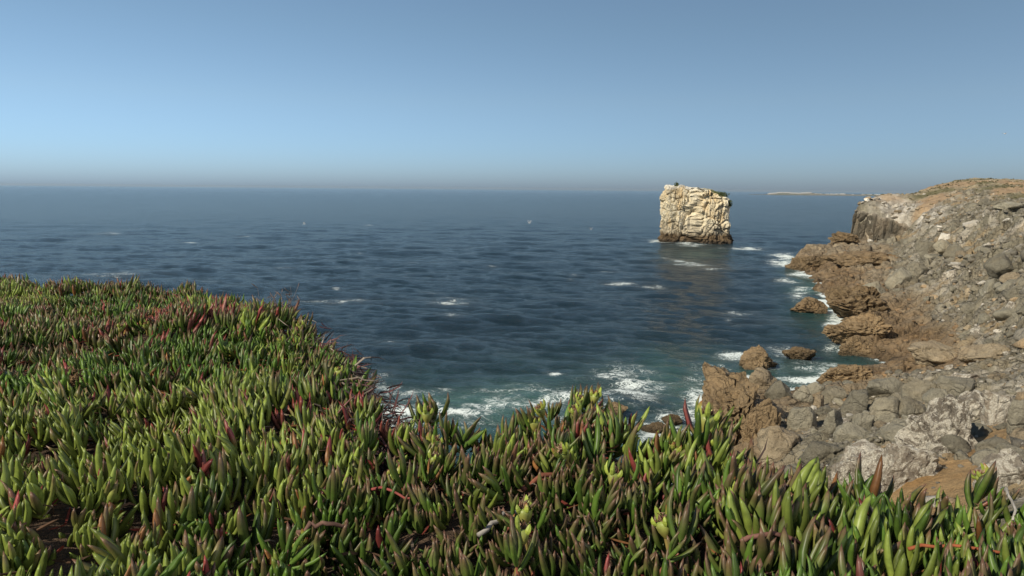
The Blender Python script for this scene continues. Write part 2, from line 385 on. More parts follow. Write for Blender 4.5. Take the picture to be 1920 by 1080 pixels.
def hit(px, py, r0=24, r1=560):
    x, y, dz = ray(px, py); k = math.hypot(x, y)
    rr = np.exp(np.linspace(math.log(r0), math.log(r1), 900))
    X, Y = x*rr/k, y*rr/k; Z = CAM_H + dz*rr/k
    Hh = height(X, Y); i = np.argmax(Z < Hh)
    if not (Z < Hh).any(): i = np.argmin(Z-Hh)
    return float(X[i]), float(Y[i]), float(Hh[i])

# shore terrain
NA, NR = 400, 900
az = np.linspace(R(11), R(48), NA); rr = np.exp(np.linspace(math.log(23), math.log(640), NR))
AZ, RR = np.meshgrid(az, rr, indexing='ij')
X, Y = RR*np.sin(AZ), RR*np.cos(AZ)
Z, C3 = height(X, Y, True)
f = grid_faces(NA, NR)[:, ::-1]
me = mesh_np('rocky_shore', np.stack([X, Y, np.maximum(Z, -12)], -1).reshape(-1, 3), [f[(Z.ravel()[f] > -6).any(1)]], C3.reshape(-1, 3), {'crk': (1 - np.clip(1.4*(base_h(X, Y, True)[1]['s'] + .5*base_h(X, Y, True)[1]['h']), 0, 1)).ravel()})
put('rocky_shore', me, M_terrain, kind='structure')

# ------------------------------------------------------------------ sea
SX, SY, SR_ = None, None, None
stx, sty, _ = onr(1312, 455, 378)
NA, NR = 700, 600
az = np.linspace(R(-46), R(46), NA); rr = np.exp(np.linspace(math.log(20), math.log(900), NR))
AZ, RR = np.meshgrid(az, rr, indexing='ij')
X, Y = RR*np.sin(AZ), RR*np.cos(AZ)
Zw = np.zeros_like(X)
rg = np.random.default_rng(3)
for i in range(46):
    L = 2.6*1.075**i if i < 40 else (46, 60, 75, 38, 52, 90)[i-40]
    th = R(-96) + rg.normal()*(.55 if i < 40 else .12)
    am = (.0072 if L < 9 else .0040)*L**.88*(.8+.5*rg.random()) if i < 40 else .06
    k = 2*math.pi/L; ph = rg.random()*6.28
    fade = 1 if L > 14 else np.clip(1.4 - RR/(L*70), 0, 1)
    a = k*(X*math.cos(th) + Y*math.sin(th)) + ph + .8*vn(X/(L*4), Y/(L*4), seed=i)
    Zw += am*fade*(1 - np.abs(np.sin(a/2)) - .36)*1.6 if i % 2 else am*fade*np.sin(a)
foam = np.zeros_like(X); shal_refl = np.zeros_like(X)
m = AZ > R(9)
Hs = np.full_like(X, -9.0); Hs[m] = height(X[m], Y[m])
HB = np.full_like(X, -9.0); HB[m] = base_h(X[m], Y[m])
sm = fbm(X/7, Y/7, o=4, seed=5)
foam = np.maximum(foam, sst(-1.9, .1, HB + .5*Hs*.3 + 1.1*sm)*.95)
shal_refl = np.maximum(shal_refl, sst(-6, -.5, HB)*.7)
ds = np.hypot(X-stx, Y-sty-12)
Zw *= 1 - .5*sst(-3, -.5, HB); Zw *= sst(900, 260, RR)
FO = [(1240,452,26,4,.95),(1290,458,35,5,.8),(1352,464,16,3,.5),(1398,466,32,4,.9),(1300,496,62,4,.42),(1342,506,34,4,.5),(1270,490,26,3,.45),(1180,532,70,5,.5),(1225,536,30,3,.5),
 (1468,488,26,16,1.0),(1515,514,34,10,.85),(1500,550,24,16,.8),(1480,530,30,8,.5),(1385,588,34,7,.5),(1560,606,14,7,.8),(1042,703,20,4,.8),(1240,687,18,4,.7),
 (720,720,40,26,.62),(745,785,46,34,.95),(850,770,120,34,.72),(960,748,130,28,.66),(800,735,80,16,.5),(1080,745,80,24,.55),(1050,780,80,20,.55),(1190,730,100,48,.74),(1250,790,90,50,.85),(1300,760,30,70,.95),(1380,668,50,12,.75),
 (1470,655,28,10,1.0),(1530,690,60,20,.55),(1440,690,50,14,.6),(850,566,45,9,.5),(620,566,100,6,.42),(210,438,34,3,.45),(215,513,60,7,.42),(1430,600,50,9,.35),(1560,640,30,18,.5),(1120,715,50,12,.4),(990,722,60,8,.35)]
U, Vv = uv(X, Y)
for px, py, rx, ry, s in FO:
    x0, y0 = onz(px, py, 0); x1, y1 = onz(px, py-ry, 0); x2, y2 = onz(px, py+ry, 0)
    u0, v0 = uv(x0, y0); du = rx/F; dv = abs(uv(x1, y1)[1]-uv(x2, y2)[1])/2
    q = ((U-u0)/du)**2 + ((Vv-v0)/dv)**2
    foam = np.maximum(foam, s*np.exp(-q*1.1))
rf = np.random.default_rng(17)
for _ in range(26):
    px, py = rf.uniform(350, 1450), rf.uniform(375, 650); x0, y0 = onz(px, py, 0); u0, v0 = uv(x0, y0)
    q = ((U-u0)/(rf.uniform(6, 26)/F))**2 + ((Vv-v0)/(.0035*rf.uniform(.5, 1.2)))**2
    foam = np.maximum(foam, rf.uniform(.3, .6)*np.exp(-q))
foam = np.clip(foam*(.74+.45*sm+.35*fbm(X/2.2, Y/1.6, o=4, seed=19)), 0, 1)
for px, py, rx, ry, s in [(950,780,340,80,1.),(1220,740,170,85,1.),(1080,690,200,30,.30),(1480,690,120,40,.45),(760,800,150,80,.6),(1306,475,70,16,.35),(1150,820,300,60,.8)]:  # patch before the stack paints in its reflection; the others are shallows
    x0, y0 = onz(px, py, 0); x1, y1 = onz(px, py-ry, 0); x2, y2 = onz(px, py+ry, 0)
    u0, v0 = uv(x0, y0); du = rx/F; dv = abs(uv(x1, y1)[1]-uv(x2, y2)[1])/2
    shal_refl = np.maximum(shal_refl, s*np.exp(-(((U-u0)/du)**2 + ((Vv-v0)/dv)**2)))
shal_refl = np.clip(shal_refl*(.8+.5*fbm(X/15, Y/15, o=4, seed=8)), 0, 1)
V1 = np.stack([X, Y, Zw], -1).reshape(-1, 3)
f1 = grid_faces(NA, NR)[:, ::-1]
# outer sea to the horizon, in a full ring, plus an inner skirt under the cliff
rr2 = np.array([900, 1300, 2000, 3500, 7000, 14000, 26000.]); az2 = np.linspace(R(-46), R(46), NA)
A2, R2 = np.meshgrid(az2, rr2, indexing='ij'); o1 = len(V1)
edge = Zw[:, -1]; Z2 = np.zeros_like(A2); Z2[:, 0] = edge
V2 = np.stack([R2*np.sin(A2), R2*np.cos(A2), Z2], -1).reshape(-1, 3)
f2 = grid_faces(NA, len(rr2))[:, ::-1] + o1
V3 = []; q = []
o2 = o1 + len(V2)
az3 = np.linspace(R(46), R(314), 120); A3, R3 = np.meshgrid(az3, np.array([4., 30, 120, 900, 26000]), indexing='ij')
V3 = np.stack([R3*np.sin(A3), R3*np.cos(A3), np.zeros_like(A3)], -1).reshape(-1, 3)
f3 = grid_faces(120, 5)[:, ::-1] + o2
VV = np.concatenate([V1, V2, V3]); z0 = np.zeros(len(V2)+len(V3))
me = mesh_np('sea', VV, [np.concatenate([f1, f2, f3])], None, {'foam': np.concatenate([foam.ravel(), z0]), 'shallow_reflect': np.concatenate([shal_refl.ravel(), z0])})
put('sea', me, M_sea, kind='structure')

# ------------------------------------------------------------------ sea stack
def stack_mesh():
    NU, NV, NC = 420, 170, 34
    u = np.linspace(0, 2*math.pi, NU, endpoint=False)
    def foot(t, hw=16.4, hd=13):
        c, s = np.cos(t), np.sin(t); e = .42
        return hw*np.sign(c)*np.abs(c)**e, hd*np.sign(s)*np.abs(s)**e
    fx, fy = foot(u)
    v = np.linspace(0, 1, NV)
    Uu, Vv_ = np.meshgrid(u, v, indexing='ij')
    bx, by = np.repeat(fx[:, None], NV, 1), np.repeat(fy[:, None], NV, 1)
    top = 26.9 - 1.6*sst(-12, 8, bx) - 4.4*sst(6, 16, bx) + .8*fbm(bx/4, by/4, o=4, seed=5)
    z = -2.5 + Vv_*(top+2.5)
    hz = np.clip(z/24, 0, 1)
    sc_ = 1.0 + .02*(1-hz) - .03*sst(.88, 1.02, Vv_) - .045*sst(.0, .35, hz)*sst(.12, 0, hz*0+.0)
    sc_ = sc_ + .05*sst(.14, .0, hz)
    x = bx*sc_ + 1.0*hz*0; y = by*sc_
    nl = np.hypot(bx/17.3, by/13); nx, ny = bx/17.3/nl, by/13/nl
    f1, f2, idh = worley3(x/3.0, y/3.0, z/6.5, 3)
    g1, g2, idg = worley3(x/1.2, y/1.2, z/3.2, 8)
    k1, k2, idk = worley3(x/8.5, y/8.5, z/11., 4)
    d = 2.0*(idk-.5) + 1.5*(idh-.5) - 1.1*(1-sst(0, .16, f2-f1)) + .75*(idg-.5) - .45*(1-sst(0, .16, g2-g1)) - 1.5*(1-sst(0, .07, k2-k1))
    d += 1.0*fbm(x/2.2, y/2.2, z/11, o=4, seed=9) + .3*fbm(x/.8, y/.8, z/2, o=3, seed=10)
    d -= 1.8*np.exp(-((z-13.5+1.2*fbm(x/5, y/5, o=2, seed=2))/1.0)**2)*sst(-.1, .5, vn(x/5, y/5, z/5, seed=12))
    x = x + nx*d; y = y + ny*d
    V = [np.stack([x, y, z], -1).reshape(-1, 3)]
    # colours
    n = fbm(x/4, y/4, z/9, o=4, seed=21); n2 = fbm(x/1.1, y/1.1, z/4, o=4, seed=22)
    c = mix((.78, .70, .52), (.69, .55, .34), sst(-.1, .7, n))
    c = mix(c, (.60, .55, .43), sst(.0, .6, n2)*.6)
    c = mix(c, (.36, .30, .215), sst(12, 5, z+2.5*n)*.6)
    c = mix(c, (.15, .105, .06), sst(5.2, 2.6, z+1.6*n))
    c = mix(c, (.07, .052, .035), sst(2.0, .5, z))
    c = mix(c, (.74, .70, .60), sst(1.6, .4, top-z)*sst(6, 2, bx))
    cols = [c.reshape(-1, 3)]
    faces = [grid_faces(NU, NV, True)]
    # cap: rings shrinking to the centre
    rx, ry = x[:, -1], y[:, -1]; rz = z[:, -1]
    s = np.linspace(1, 0.02, NC)[1:]
    cx = rx[:, None]*s; cy = ry[:, None]*s
    tz = 26.9 - 1.6*sst(-12, 8, cx) - 4.4*sst(6, 16, cx) + .8*fbm(cx/4, cy/4, o=4, seed=5) + .5*fbm(cx/1.5, cy/1.5, o=3, seed=6)*(1-s)
    tz = rz[:, None]*s**6 + tz*(1-s**6)
    V.append(np.stack([cx, cy, tz], -1).reshape(-1, 3)); o = NU*NV
    n3 = fbm(cx/3, cy/3, o=3, seed=30)
    cols.append(mix((.70, .66, .56), (.12, .13, .055), sst(2, 8, cx+3*n3)).reshape(-1, 3))
    i = np.arange(NU); i2 = (i+1) % NU
    faces.append(np.stack([i*NV+NV-1, i2*NV+NV-1, o+i2*(NC-1), o+i*(NC-1)], 1))
    faces.append(grid_faces(NU, NC-1, True)+o)
    return mesh_np('sea_stack', np.concatenate(V), [np.concatenate(faces)], np.concatenate(cols), smooth=False)
st = put('sea_stack', stack_mesh(), M_stack, loc=(float(stx), float(sty)+10, 0), label='tall pale flat-topped limestone sea stack standing alone in the water', category='sea stack')
st.rotation_euler.z = R(-14)-0.0

def shrub_mesh(w, d, h, n, size, seed, flat=.5):
    g = np.random.default_rng(seed)
    p = g.normal(size=(n, 3)); p /= np.linalg.norm(p, axis=1)[:, None]; p *= g.random((n, 1))**.45
    lump = 1 + .35*fbm(p[:, 0]*2.2, p[:, 1]*2.2, p[:, 2]*2.2, o=2, seed=seed)
    p = p*lump[:, None]*np.array([w/2, d/2, h]); p[:, 2] = np.abs(p[:, 2])
    a = g.normal(size=(n, 3)); a /= np.linalg.norm(a, axis=1)[:, None]
    b = np.cross(a, g.normal(size=(n, 3))); b /= np.linalg.norm(b, axis=1)[:, None]
    s = size*(.6+.8*g.random((n, 1)))
    V = np.stack([p-a*s, p+b*s*.5, p+a*s, p-b*s*.5], 1).reshape(-1, 3)
    c = mix((.045, .062, .022), (.11, .125, .045), g.random(n)); c = np.repeat(c, 4, 0)
    return mesh_np('shrub', V, [np.arange(n*4).reshape(n, 4)], c, smooth=False)
def world_of(o, x, y):
    a = o.rotation_euler.z; return (o.location.x + x*math.cos(a) - y*math.sin(a), o.location.y + x*math.sin(a) + y*math.cos(a))
for (lx, ly, z, w, d, h, n, s, sd_, lab) in [
    (-9.5, -9, 26.9, 2.6, 2.4, 2.0, 260, .28, 1, 'small dark round bush on the top left of the sea stack'),
    (0.5, -9, 25.8, 1.6, 1.4, .7, 120, .2, 2, 'tiny dark tuft on the middle of the sea stack top'),
    (10.0, -8.5, 22.2, 9.5, 7.0, 2.4, 1500, .32, 3, 'green shrub covering the right shoulder of the sea stack'),
    (15.4, -7.5, 17.6, 2.6, 6.0, 3.4, 500, .3, 4, 'green shrub hanging down the right side of the sea stack')]:
    X0, Y0 = world_of(st, lx, ly)
    put('shrub', shrub_mesh(w, d, h, n, s, sd_), M_dry, loc=(X0, Y0, z), label=lab, category='bush')

# ------------------------------------------------------------------ far coast
xs = []
g = np.random.default_rng(5)
def far_coast():
    n = 160; px = np.linspace(1405, 1720, n)
    V = []; 
    x, y = [], []
    for p in px:
        a, b, _ = onr(p, 360, 5200); x.append(float(a)); y.append(float(b))
    x, y = np.array(x), np.array(y)
    hh = 13*sst(1430, 1462, px)*(1 + .25*fbm(px/22, px*0, o=3, seed=2)) * (1-.45*sst(1500, 1560, px)) + 1
    prof = [(0, -1, 0), (.0, .75, 12), (60, 1, 90), (400, 1.0, 400), (800, -1, 800)]
    for d, k, off in prof:
        V.append(np.stack([x*(1+off/5200), y*(1+off/5200), hh*k if k > 0 else hh*0-2], -1))
    V = np.stack(V, 1).reshape(-1, 3)
    c = mix((.15, .145, .125), (.10, .11, .09), sst(-.4, .4, fbm(V[:, 0]/60, V[:, 2]/6, o=3, seed=4)))
    put('far_coast', mesh_np('far_coast', V, [grid_faces(n, 5)], c), M_terrain, kind='structure')
    VB, FB = [], []
    for i in range(150):
        j = g.integers(18, n-2) if g.random() < .25 else g.integers(20, 58)
        off = 1 + g.uniform(14, 80)/5200; w, d, h = g.uniform(7, 24), 10, g.uniform(3, 8)
        b = np.array([x[j]*off, y[j]*off, hh[j]*.8 - 1]); o = len(VB)*8
        VB.append(b + np.array([(sx*w/2, sy*d/2, sz*h) for sx in (-1, 1) for sy in (-1, 1) for sz in (0, 1)]))
        FB.append(np.array([(0, 1, 3, 2), (4, 6, 7, 5), (0, 4, 5, 1), (2, 3, 7, 6), (1, 5, 7, 3)]) + o)
    put('distant_town', mesh_np('distant_town', np.concatenate(VB), [np.concatenate(FB)], smooth=False), plain('whitewashed_wall', (.42, .42, .41)), kind='stuff',
        label='faint white town strung along the low coast on the horizon', category='town')
far_coast()

# ------------------------------------------------------------------ boulders
def ico(sub):
    import bmesh
    bm = bmesh.new(); bmesh.ops.create_icosphere(bm, subdivisions=sub, radius=1)
    V = np.array([v.co[:] for v in bm.verts]); Fc = np.array([[v.index for v in f.verts] for f in bm.faces]); bm.free()
    return V, Fc
ICO = {k: ico(k) for k in (1, 2, 3, 4, 5)}
def boulder_np(seed, sub=3, planes=12, cut=(.5, .84), rough=.06, sx=1., sy=1., sz=.72, strata=0., crag=0.):
    g = np.random.default_rng(seed); V, Fc = ICO[sub]; V = V.copy()
    for i in range(planes):
        n = g.normal(size=3); n /= np.linalg.norm(n); c = g.uniform(*cut)
        d = V @ n - c; V = V - np.where(d > 0, d, 0)[:, None]*n*.97
    V /= np.abs(V).max(0)
    o = seed*3.7
    d = rough*2*fbm(V[:, 0]*1.7+o, V[:, 1]*1.7, V[:, 2]*1.7, o=4, seed=seed)
    f1, f2, idh = worley3(V[:, 0]*2+o, V[:, 1]*2, V[:, 2]*2, seed)
    d += rough*1.2*(idh-.5) - rough*.9*(1-sst(0, .1, f2-f1))
    if strata: d += strata*np.sin(9*(V[:, 2]+.4*V[:, 0])+2*vn(V[:, 0]*2, V[:, 1]*2, seed=3))
    if crag:
        q = V + .25*np.stack([fbm(V[:, 0]*2+o, V[:, 1]*2, V[:, 2]*2, o=2, seed=k_) for k_ in (71, 72, 73)], 1)
        f1, f2, idh = worley3(q[:, 0]*2.6+o, q[:, 1]*2.6, q[:, 2]*3.4, seed+1); d += crag*(.9*(idh-.5) - 1.3*(1-sst(0, .12, f2-f1)))
        f1, f2, idh = worley3(q[:, 0]*6+o, q[:, 1]*6, q[:, 2]*8, seed+2); d += crag*(.38*(idh-.5) - .5*(1-sst(0, .14, f2-f1)))
        d += crag*.25*fbm(V[:, 0]*9+o, V[:, 1]*9, V[:, 2]*9, o=3, seed=seed+5)
    V = V*(1+d)[:, None]*np.array([sx, sy, sz])
    return V, Fc
BOULD = {}
def bmesh_of(kind, seed, mat, **kw):
    k = (kind, seed, mat.name)
    if k not in BOULD:
        V, Fc = boulder_np(seed, **kw); me = mesh_np('boulder', V, [Fc], smooth=(mat is not M_brown and mat is not M_lichen)); me.materials.append(mat); BOULD[k] = me
    return BOULD[k]
def place_rock(px, py, w, h, mat, label, name='boulder', cat='boulder', sink=.35, seed=None, sub=4, group=None, rough=.06, onsea=False, planes=12, rz=None, dz=0., depth=None, strata=0., tall=None):
    """px, py: centre in the photo, w, h: size in the photo"""
    seed = seed if seed is not None else random.randint(0, 999)
    if onsea: x, y = onz(px, py+h*.42, 0); x, y, z = float(x), float(y), 0.
    else: x, y, z = hit(px, py+h*.30)
    r = math.hypot(x, y); dist = math.sqrt(r*r + (CAM_H-z)**2)
    W = w*dist/F*1.02; Hh = tall if tall else h*dist/F; Dp = depth if depth else W*.85
    me = bmesh_of('u%d' % len(BOULD), seed, mat, sub=5 if mat is M_brown else sub, rough=rough, planes=planes, strata=strata, sz=1.0, crag=.10 if mat is M_brown else .06 if mat is M_lichen else .03)
    o = put(name, me, None, loc=(x, y + Dp*.15, z + Hh*(.5-sink) + dz), label=label, category=cat)
    if group: o['group'] = group
    o.scale = (W/2, Dp/2, Hh/2*1.25)
    o.rotation_euler = (random.uniform(-.15, .15), random.uniform(-.12, .12), random.uniform(-.35, .35) if rz is None else rz)
    return o
B, G_, T_, L_, Wh = M_brown, M_grey, M_tan, M_lichen, M_white
# rocks standing in the water
place_rock(1420, 672, 80, 50, B, 'brown pyramid-shaped rock in foaming water behind the tall brown rib', 'sea_rock', 'rock', onsea=True, sink=.3, rough=.09, seed=4, sub=5, strata=.03, dz=-.3)
place_rock(1503, 662, 58, 24, B, 'low flat brown rock awash in the middle of the small cove', 'sea_rock', 'rock', onsea=True, sink=.35, seed=12)
place_rock(1518, 574, 66, 34, B, 'oval brown rock in the water close to the brown ledges', 'sea_rock', 'rock', onsea=True, sink=.35, seed=21)
place_rock(1150, 768, 56, 26, B, 'brown rock in foam just above the ice plant shoots', 'sea_rock', 'rock', onsea=True, sink=.35, seed=33)
place_rock(1258, 782, 40, 24, B, 'small brown rock in the foam left of the brown rib', 'sea_rock', 'rock', onsea=True, sink=.35, seed=35)
place_rock(1228, 800, 46, 20, B, 'flat brown rock nearly covered by foam beside the shoots', 'sea_rock', 'rock', onsea=True, sink=.4, seed=36)
# brown rib and knobs
place_rock(1374, 764, 92, 150, B, 'tall brown craggy rib of rock rising from the foam', 'rock_rib', 'rock', sink=.42, rough=.11, seed=41, sub=5, planes=14, tall=7.6, depth=9, strata=.03, rz=.15)
place_rock(1420, 785, 80, 110, B, 'broad brown rock face with deep cracks right of the tall rib', 'rock_outcrop', 'rock', sink=.6, rough=.12, seed=43, sub=5, planes=12, strata=.04)
place_rock(1425, 715, 55, 45, T_, 'pointed tan rock leaning on the back of the rib', 'boulder', seed=45, sub=4, rough=.1)
place_rock(1585, 447, 50, 18, B, 'low brown knob on top of the rock ledge before the dark cliff', 'rock_outcrop', 'rock', seed=51, sink=.3, strata=.05)
place_rock(1620, 482, 110, 30, B, 'long brown block along the front of the rock ledge', 'rock_ledge', 'rock', seed=53, sink=.45, strata=.05, sub=5)
place_rock(1530, 485, 90, 40, B, 'brown seaward nose of the rock ledge beside white foam', 'rock_ledge', 'rock', seed=55, sink=.5, strata=.05, sub=5)
place_rock(1610, 562, 120, 60, B, 'big rounded brown rock mass above the oval sea rock', 'rock_outcrop', 'rock', seed=57, sink=.5, rough=.1, sub=5)
place_rock(1620, 610, 110, 50, B, 'brown rock bulge at the water with a dark crack behind it', 'rock_outcrop', 'rock', seed=59, sink=.5, rough=.1, sub=5)
place_rock(1620, 652, 80, 42, B, 'rounded brown rock at the inner corner of the cove', 'rock_outcrop', 'rock', seed=61, sink=.45, sub=5)
place_rock(1600, 702, 90, 50, B, 'brown sloping rock on the near bank of the cove', 'rock_outcrop', 'rock', seed=63, sink=.5, sub=5)
# explicit grey and lichened boulders
EX = [
 (1463, 728, 46, 52, G_, 'upright grey boulder right of the cracked brown face'),
 (1502, 778, 56, 66, G_, 'rounded grey boulder with a dark ring-shaped crack on its right'),
 (1506, 740, 36, 36, G_, 'small angular grey boulder wedged between two bigger ones'),
 (1535, 752, 26, 44, T_, 'narrow tan stone standing beside the angular grey boulder'),
 (1568, 738, 46, 44, G_, 'square grey boulder at the top of the near boulder field'),
 (1610, 752, 52, 54, G_, 'grey boulder with a dark hollow beneath it'),
 (1566, 790, 44, 50, G_, 'grey block split by a fine forked crack'),
 (1622, 790, 38, 42, G_, 'round grey boulder tucked under the one with a hollow'),
 (1660, 724, 74, 40, G_, 'long smooth grey slab on the brown bank'),
 (1728, 733, 62, 48, G_, 'smooth grey boulder right of the long slab'),
 (1800, 726, 70, 42, G_, 'darker grey boulder with a rounded back behind the white rock'),
 (1668, 770, 66, 50, G_, 'striped grey boulder above the whitest lichened rock'),
 (1710, 765, 50, 40, G_, 'grey boulder under the smooth one, beside a dark gap'),
 (1600, 812, 60, 44, G_, 'flat grey boulder in front of the split block'),
 (1540, 842, 70, 60, G_, 'rough grey boulder low in the field above the leaves'),
 (1465, 830, 70, 60, T_, 'smooth tan rock at the foot of the brown face'),
 (1700, 812, 70, 36, G_, 'dark grey slab between the two white lichened rocks'),
 (1786, 808, 124, 120, L_, 'large white-lichened rock beside the orange soil'),
 (1822, 762, 70, 60, L_, 'triangular lichened rock with a dark slit on its right'),
 (1875, 760, 56, 100, L_, 'upright pinkish lichened rock right of the triangular one'),
 (1622, 868, 110, 100, L_, 'bright white crusted boulder just above the leaf tips'),
 (1700, 872, 120, 90, L_, 'grey boulder with white crust along its top edge'),
 (1908, 790, 40, 70, G_, 'grey boulder cut by the right edge above the orange soil'),
 (1895, 885, 80, 70, L_, 'crusted grey boulder rising behind the rightmost shoots'),
 (1590, 905, 80, 40, T_, 'tan stone half hidden by leaves left of the orange soil'),
 (1640, 545, 44, 34, G_, 'dark rounded grey boulder on the brown rock mass'),
 (1722, 507, 48, 36, G_, 'grey boulder above the brown shore'),
 (1690, 520, 46, 40, G_, 'big smooth grey boulder left of its twin on the slope'),
 (1740, 465, 36, 28, G_, 'grey boulder at the right end of the dark cliff foot'),
 (1775, 470, 40, 26, G_, 'round dark boulder in the middle of the upper slope'),
 (1884, 506, 52, 42, G_, 'round grey boulder high on the right slope'),
 (1826, 417, 30, 14, Wh, 'bright white boulder on the upper slope'),
 (1772, 443, 22, 16, Wh, 'white boulder above the round dark one'),
 (1895, 386, 44, 14, G_, 'long grey slab at the right edge under the hilltop'),
 (1795, 500, 30, 10, Wh, 'pale flat stone on the grey slope'),
 (1852, 466, 16, 9, Wh, 'small white stone near the right of the upper slope'),
 (1570, 660, 30, 18, B, 'small brown rock at the water in the cove corner'),
 (1770, 665, 120, 40, T_, 'pale tan ledge running above the cove'),
 (1850, 655, 90, 40, T_, 'warm tan rock ledge towards the right edge'),
]
for i, (px, py, w, h, m_, lab) in enumerate(EX):
    place_rock(px, py, w, h, m_, lab, 'boulder', 'boulder', sink=.42 if m_ is G_ else .5, seed=100+i, sub=4 if w < 90 else 5, rough=.05 if m_ is G_ else .085, planes=14)

g = np.random.default_rng(31)
for i in range(26):
    t_ = (i+.5)/26; px = 1612 + 165*t_ + g.normal()*6; py = 372 + 52*t_ + g.normal()*9
    if py < 364 + 8*t_: py = 372 + 52*t_
    m_ = (L_, Wh, T_, L_)[g.integers(4)]; w_ = g.uniform(7, 15)
    colr = {'lichened_boulder_stone': 'pale crusted', 'bleached_stone': 'white', 'tan_rock': 'tan'}[m_.name]; wh_ = 'at the seaward corner' if t_ < .3 else 'in the middle' if t_ < .65 else 'at the inland end'
    x, y, z = hit(px, py); me = bmesh_of('lip%d' % (i % 6), 500+i % 6, m_, sub=3, rough=.07, planes=9, cut=(.42, .8), sz=.85)
    o = put('boulder', me, None, loc=(x, y, z+.3)); W_ = w_*math.hypot(x, y)/F/2; o.scale = (W_, W_*.8, W_*g.uniform(.5, .75)); o.rotation_euler = (g.uniform(-.3, .3), g.uniform(-.3, .3), g.uniform(0, 6.28))
    siz = 'large ' if w_ > 11.5 else 'small '
    o['label'] = f'{siz}{colr} boulder of the rubble band above the dark cliff, {wh_}'; o['category'] = 'boulder'; o['group'] = f'{siz}{colr} rubble above the dark cliff {wh_}'
# random field: the biggest as things, the rest as scree
g = np.random.default_rng(11)
protos = {m_.name: [bmesh_of('p', 300+i, m_, sub=3, rough=.075, planes=9, cut=(.42, .8), sz=.85) for i in range(7)] for m_ in (G_, T_, L_, Wh, B)}
cand = []
N = 16000
ca = R(14) + (R(44)-R(14))*g.random(N); cr = np.exp(math.log(36) + (math.log(430)-math.log(36))*g.random(N))
cx, cy = cr*np.sin(ca), cr*np.cos(ca)
ch, cz = base_h(cx, cy, True); ct = height(cx, cy)
pg = np.clip(cz['g'] + .8*cz['l'] + .25*cz['h'] + .10*cz['b'] + .05*cz['s'], 0, 1)*(ch > 1.5)
keep = g.random(N) < pg*(.65+.5*fbm(cx/14, cy/14, o=2, seed=3))
size = np.clip(.20*(1-g.random(N))**(-1/2.2), .2, 1.9)*np.clip(cr/100, .55, 1.45)
size *= np.where(cz['h'] > .5, .7, 1)
cx, cy, ct, size, cr = cx[keep], cy[keep], ct[keep], size[keep], cr[keep]; zb, zl, zh = cz['b'][keep], cz['l'][keep], cz['h'][keep]
ang = size/cr; r_ = cr; ppx, ppy = to_px(cx, cy, ct)
vis = (ppx > 1280) & (ppx < 1925) & (ppy < 930)
order = np.argsort(-ang*np.where(vis, 1, .01))
NI = 255
reg = []
for q, i in enumerate(order[:NI]):
    m_ = T_ if g.random() < .12 + .5*zb[i] else G_
    if g.random() < .10 + .5*zl[i]: m_ = L_
    if g.random() < .03 + .15*zl[i]: m_ = Wh
    o = put('boulder', protos[m_.name][g.integers(7)], None, loc=(float(cx[i]), float(cy[i]), float(ct[i]+size[i]*.12)))
    s = float(size[i]); o.scale = (s*g.uniform(.8, 1.25), s*g.uniform(.7, 1.1), s*g.uniform(.55, .9))
    o.rotation_euler = (g.uniform(-.4, .4), g.uniform(-.4, .4), g.uniform(0, 6.28))
    colr = {'grey_boulder_stone': 'grey', 'tan_rock': 'tan', 'lichened_boulder_stone': 'pale lichened', 'bleached_stone': 'white', 'brown_wet_rock': 'brown'}[m_.name]
    py_, px_ = ppy[i], ppx[i]
    where = ('under the skyline' if py_ < 400 else 'behind the rock ledge' if py_ < 470 else 'above the brown shore' if py_ < 580 else
             'inland of the cove' if py_ < 700 else 'in the near field')
    side = 'towards the sea' if px_ < 1720 else 'in mid slope' if px_ < 1830 else 'near the right edge'
    if s*F/r_[i] > 14: colr = 'large ' + colr
    o['label'] = f'loose {colr} boulder {where}, {side}'; o['category'] = 'boulder'; o['group'] = f'{colr} boulders {where}, {side}'
def merge_rocks(idx, sub, mat, name, seeds, col):
    Vs, Fs, Cs, o = [], [], [], 0
    pr = [boulder_np(s, sub=sub, rough=.10, planes=7, sz=.8) for s in seeds]
    for i in idx:
        V, Fc = pr[g.integers(len(pr))]
        a = g.uniform(0, 6.28); c_, s_ = math.cos(a), math.sin(a); s = size[i]
        tl = g.uniform(-.5, .5)
        Q = V*np.array([s*g.uniform(.7, 1.3), s*g.uniform(.7, 1.1), s*g.uniform(.5, .9)])
        Q = np.stack([Q[:, 0], Q[:, 1]*math.cos(tl)-Q[:, 2]*math.sin(tl), Q[:, 1]*math.sin(tl)+Q[:, 2]*math.cos(tl)], 1)
        Vs.append(np.stack([Q[:, 0]*c_-Q[:, 1]*s_, Q[:, 0]*s_+Q[:, 1]*c_, Q[:, 2]], 1) + (cx[i], cy[i], ct[i]+s*.1)); Fs.append(Fc+o); o += len(V)
        t = g.random(); 
        cc = np.array((.235, .215, .175))*(.7+.6*g.random()) if t < .78 else np.array((.36, .27, .17))*(.8+.4*g.random()) if t < .90 else np.array((.55, .51, .44))*(.8+.4*g.random())
        if zb[i] > .5: cc = np.array((.27, .18, .10))*(.8+.4*g.random())
        Cs.append(np.repeat(cc[None], len(V), 0))
    put(name, mesh_np(name, np.concatenate(Vs), [np.concatenate(Fs)], np.concatenate(Cs)), mat, kind='stuff', label='countless small grey and pale stones strewn over the rocky slope', category='scree')
rest = order[NI:]; merge_rocks(rest[:900], 2, M_terrain, 'scree', range(400, 410), None)
rest2 = rest[900:5200]; merge_rocks(rest2, 1, M_terrain, 'fine_scree', range(420, 430), None)

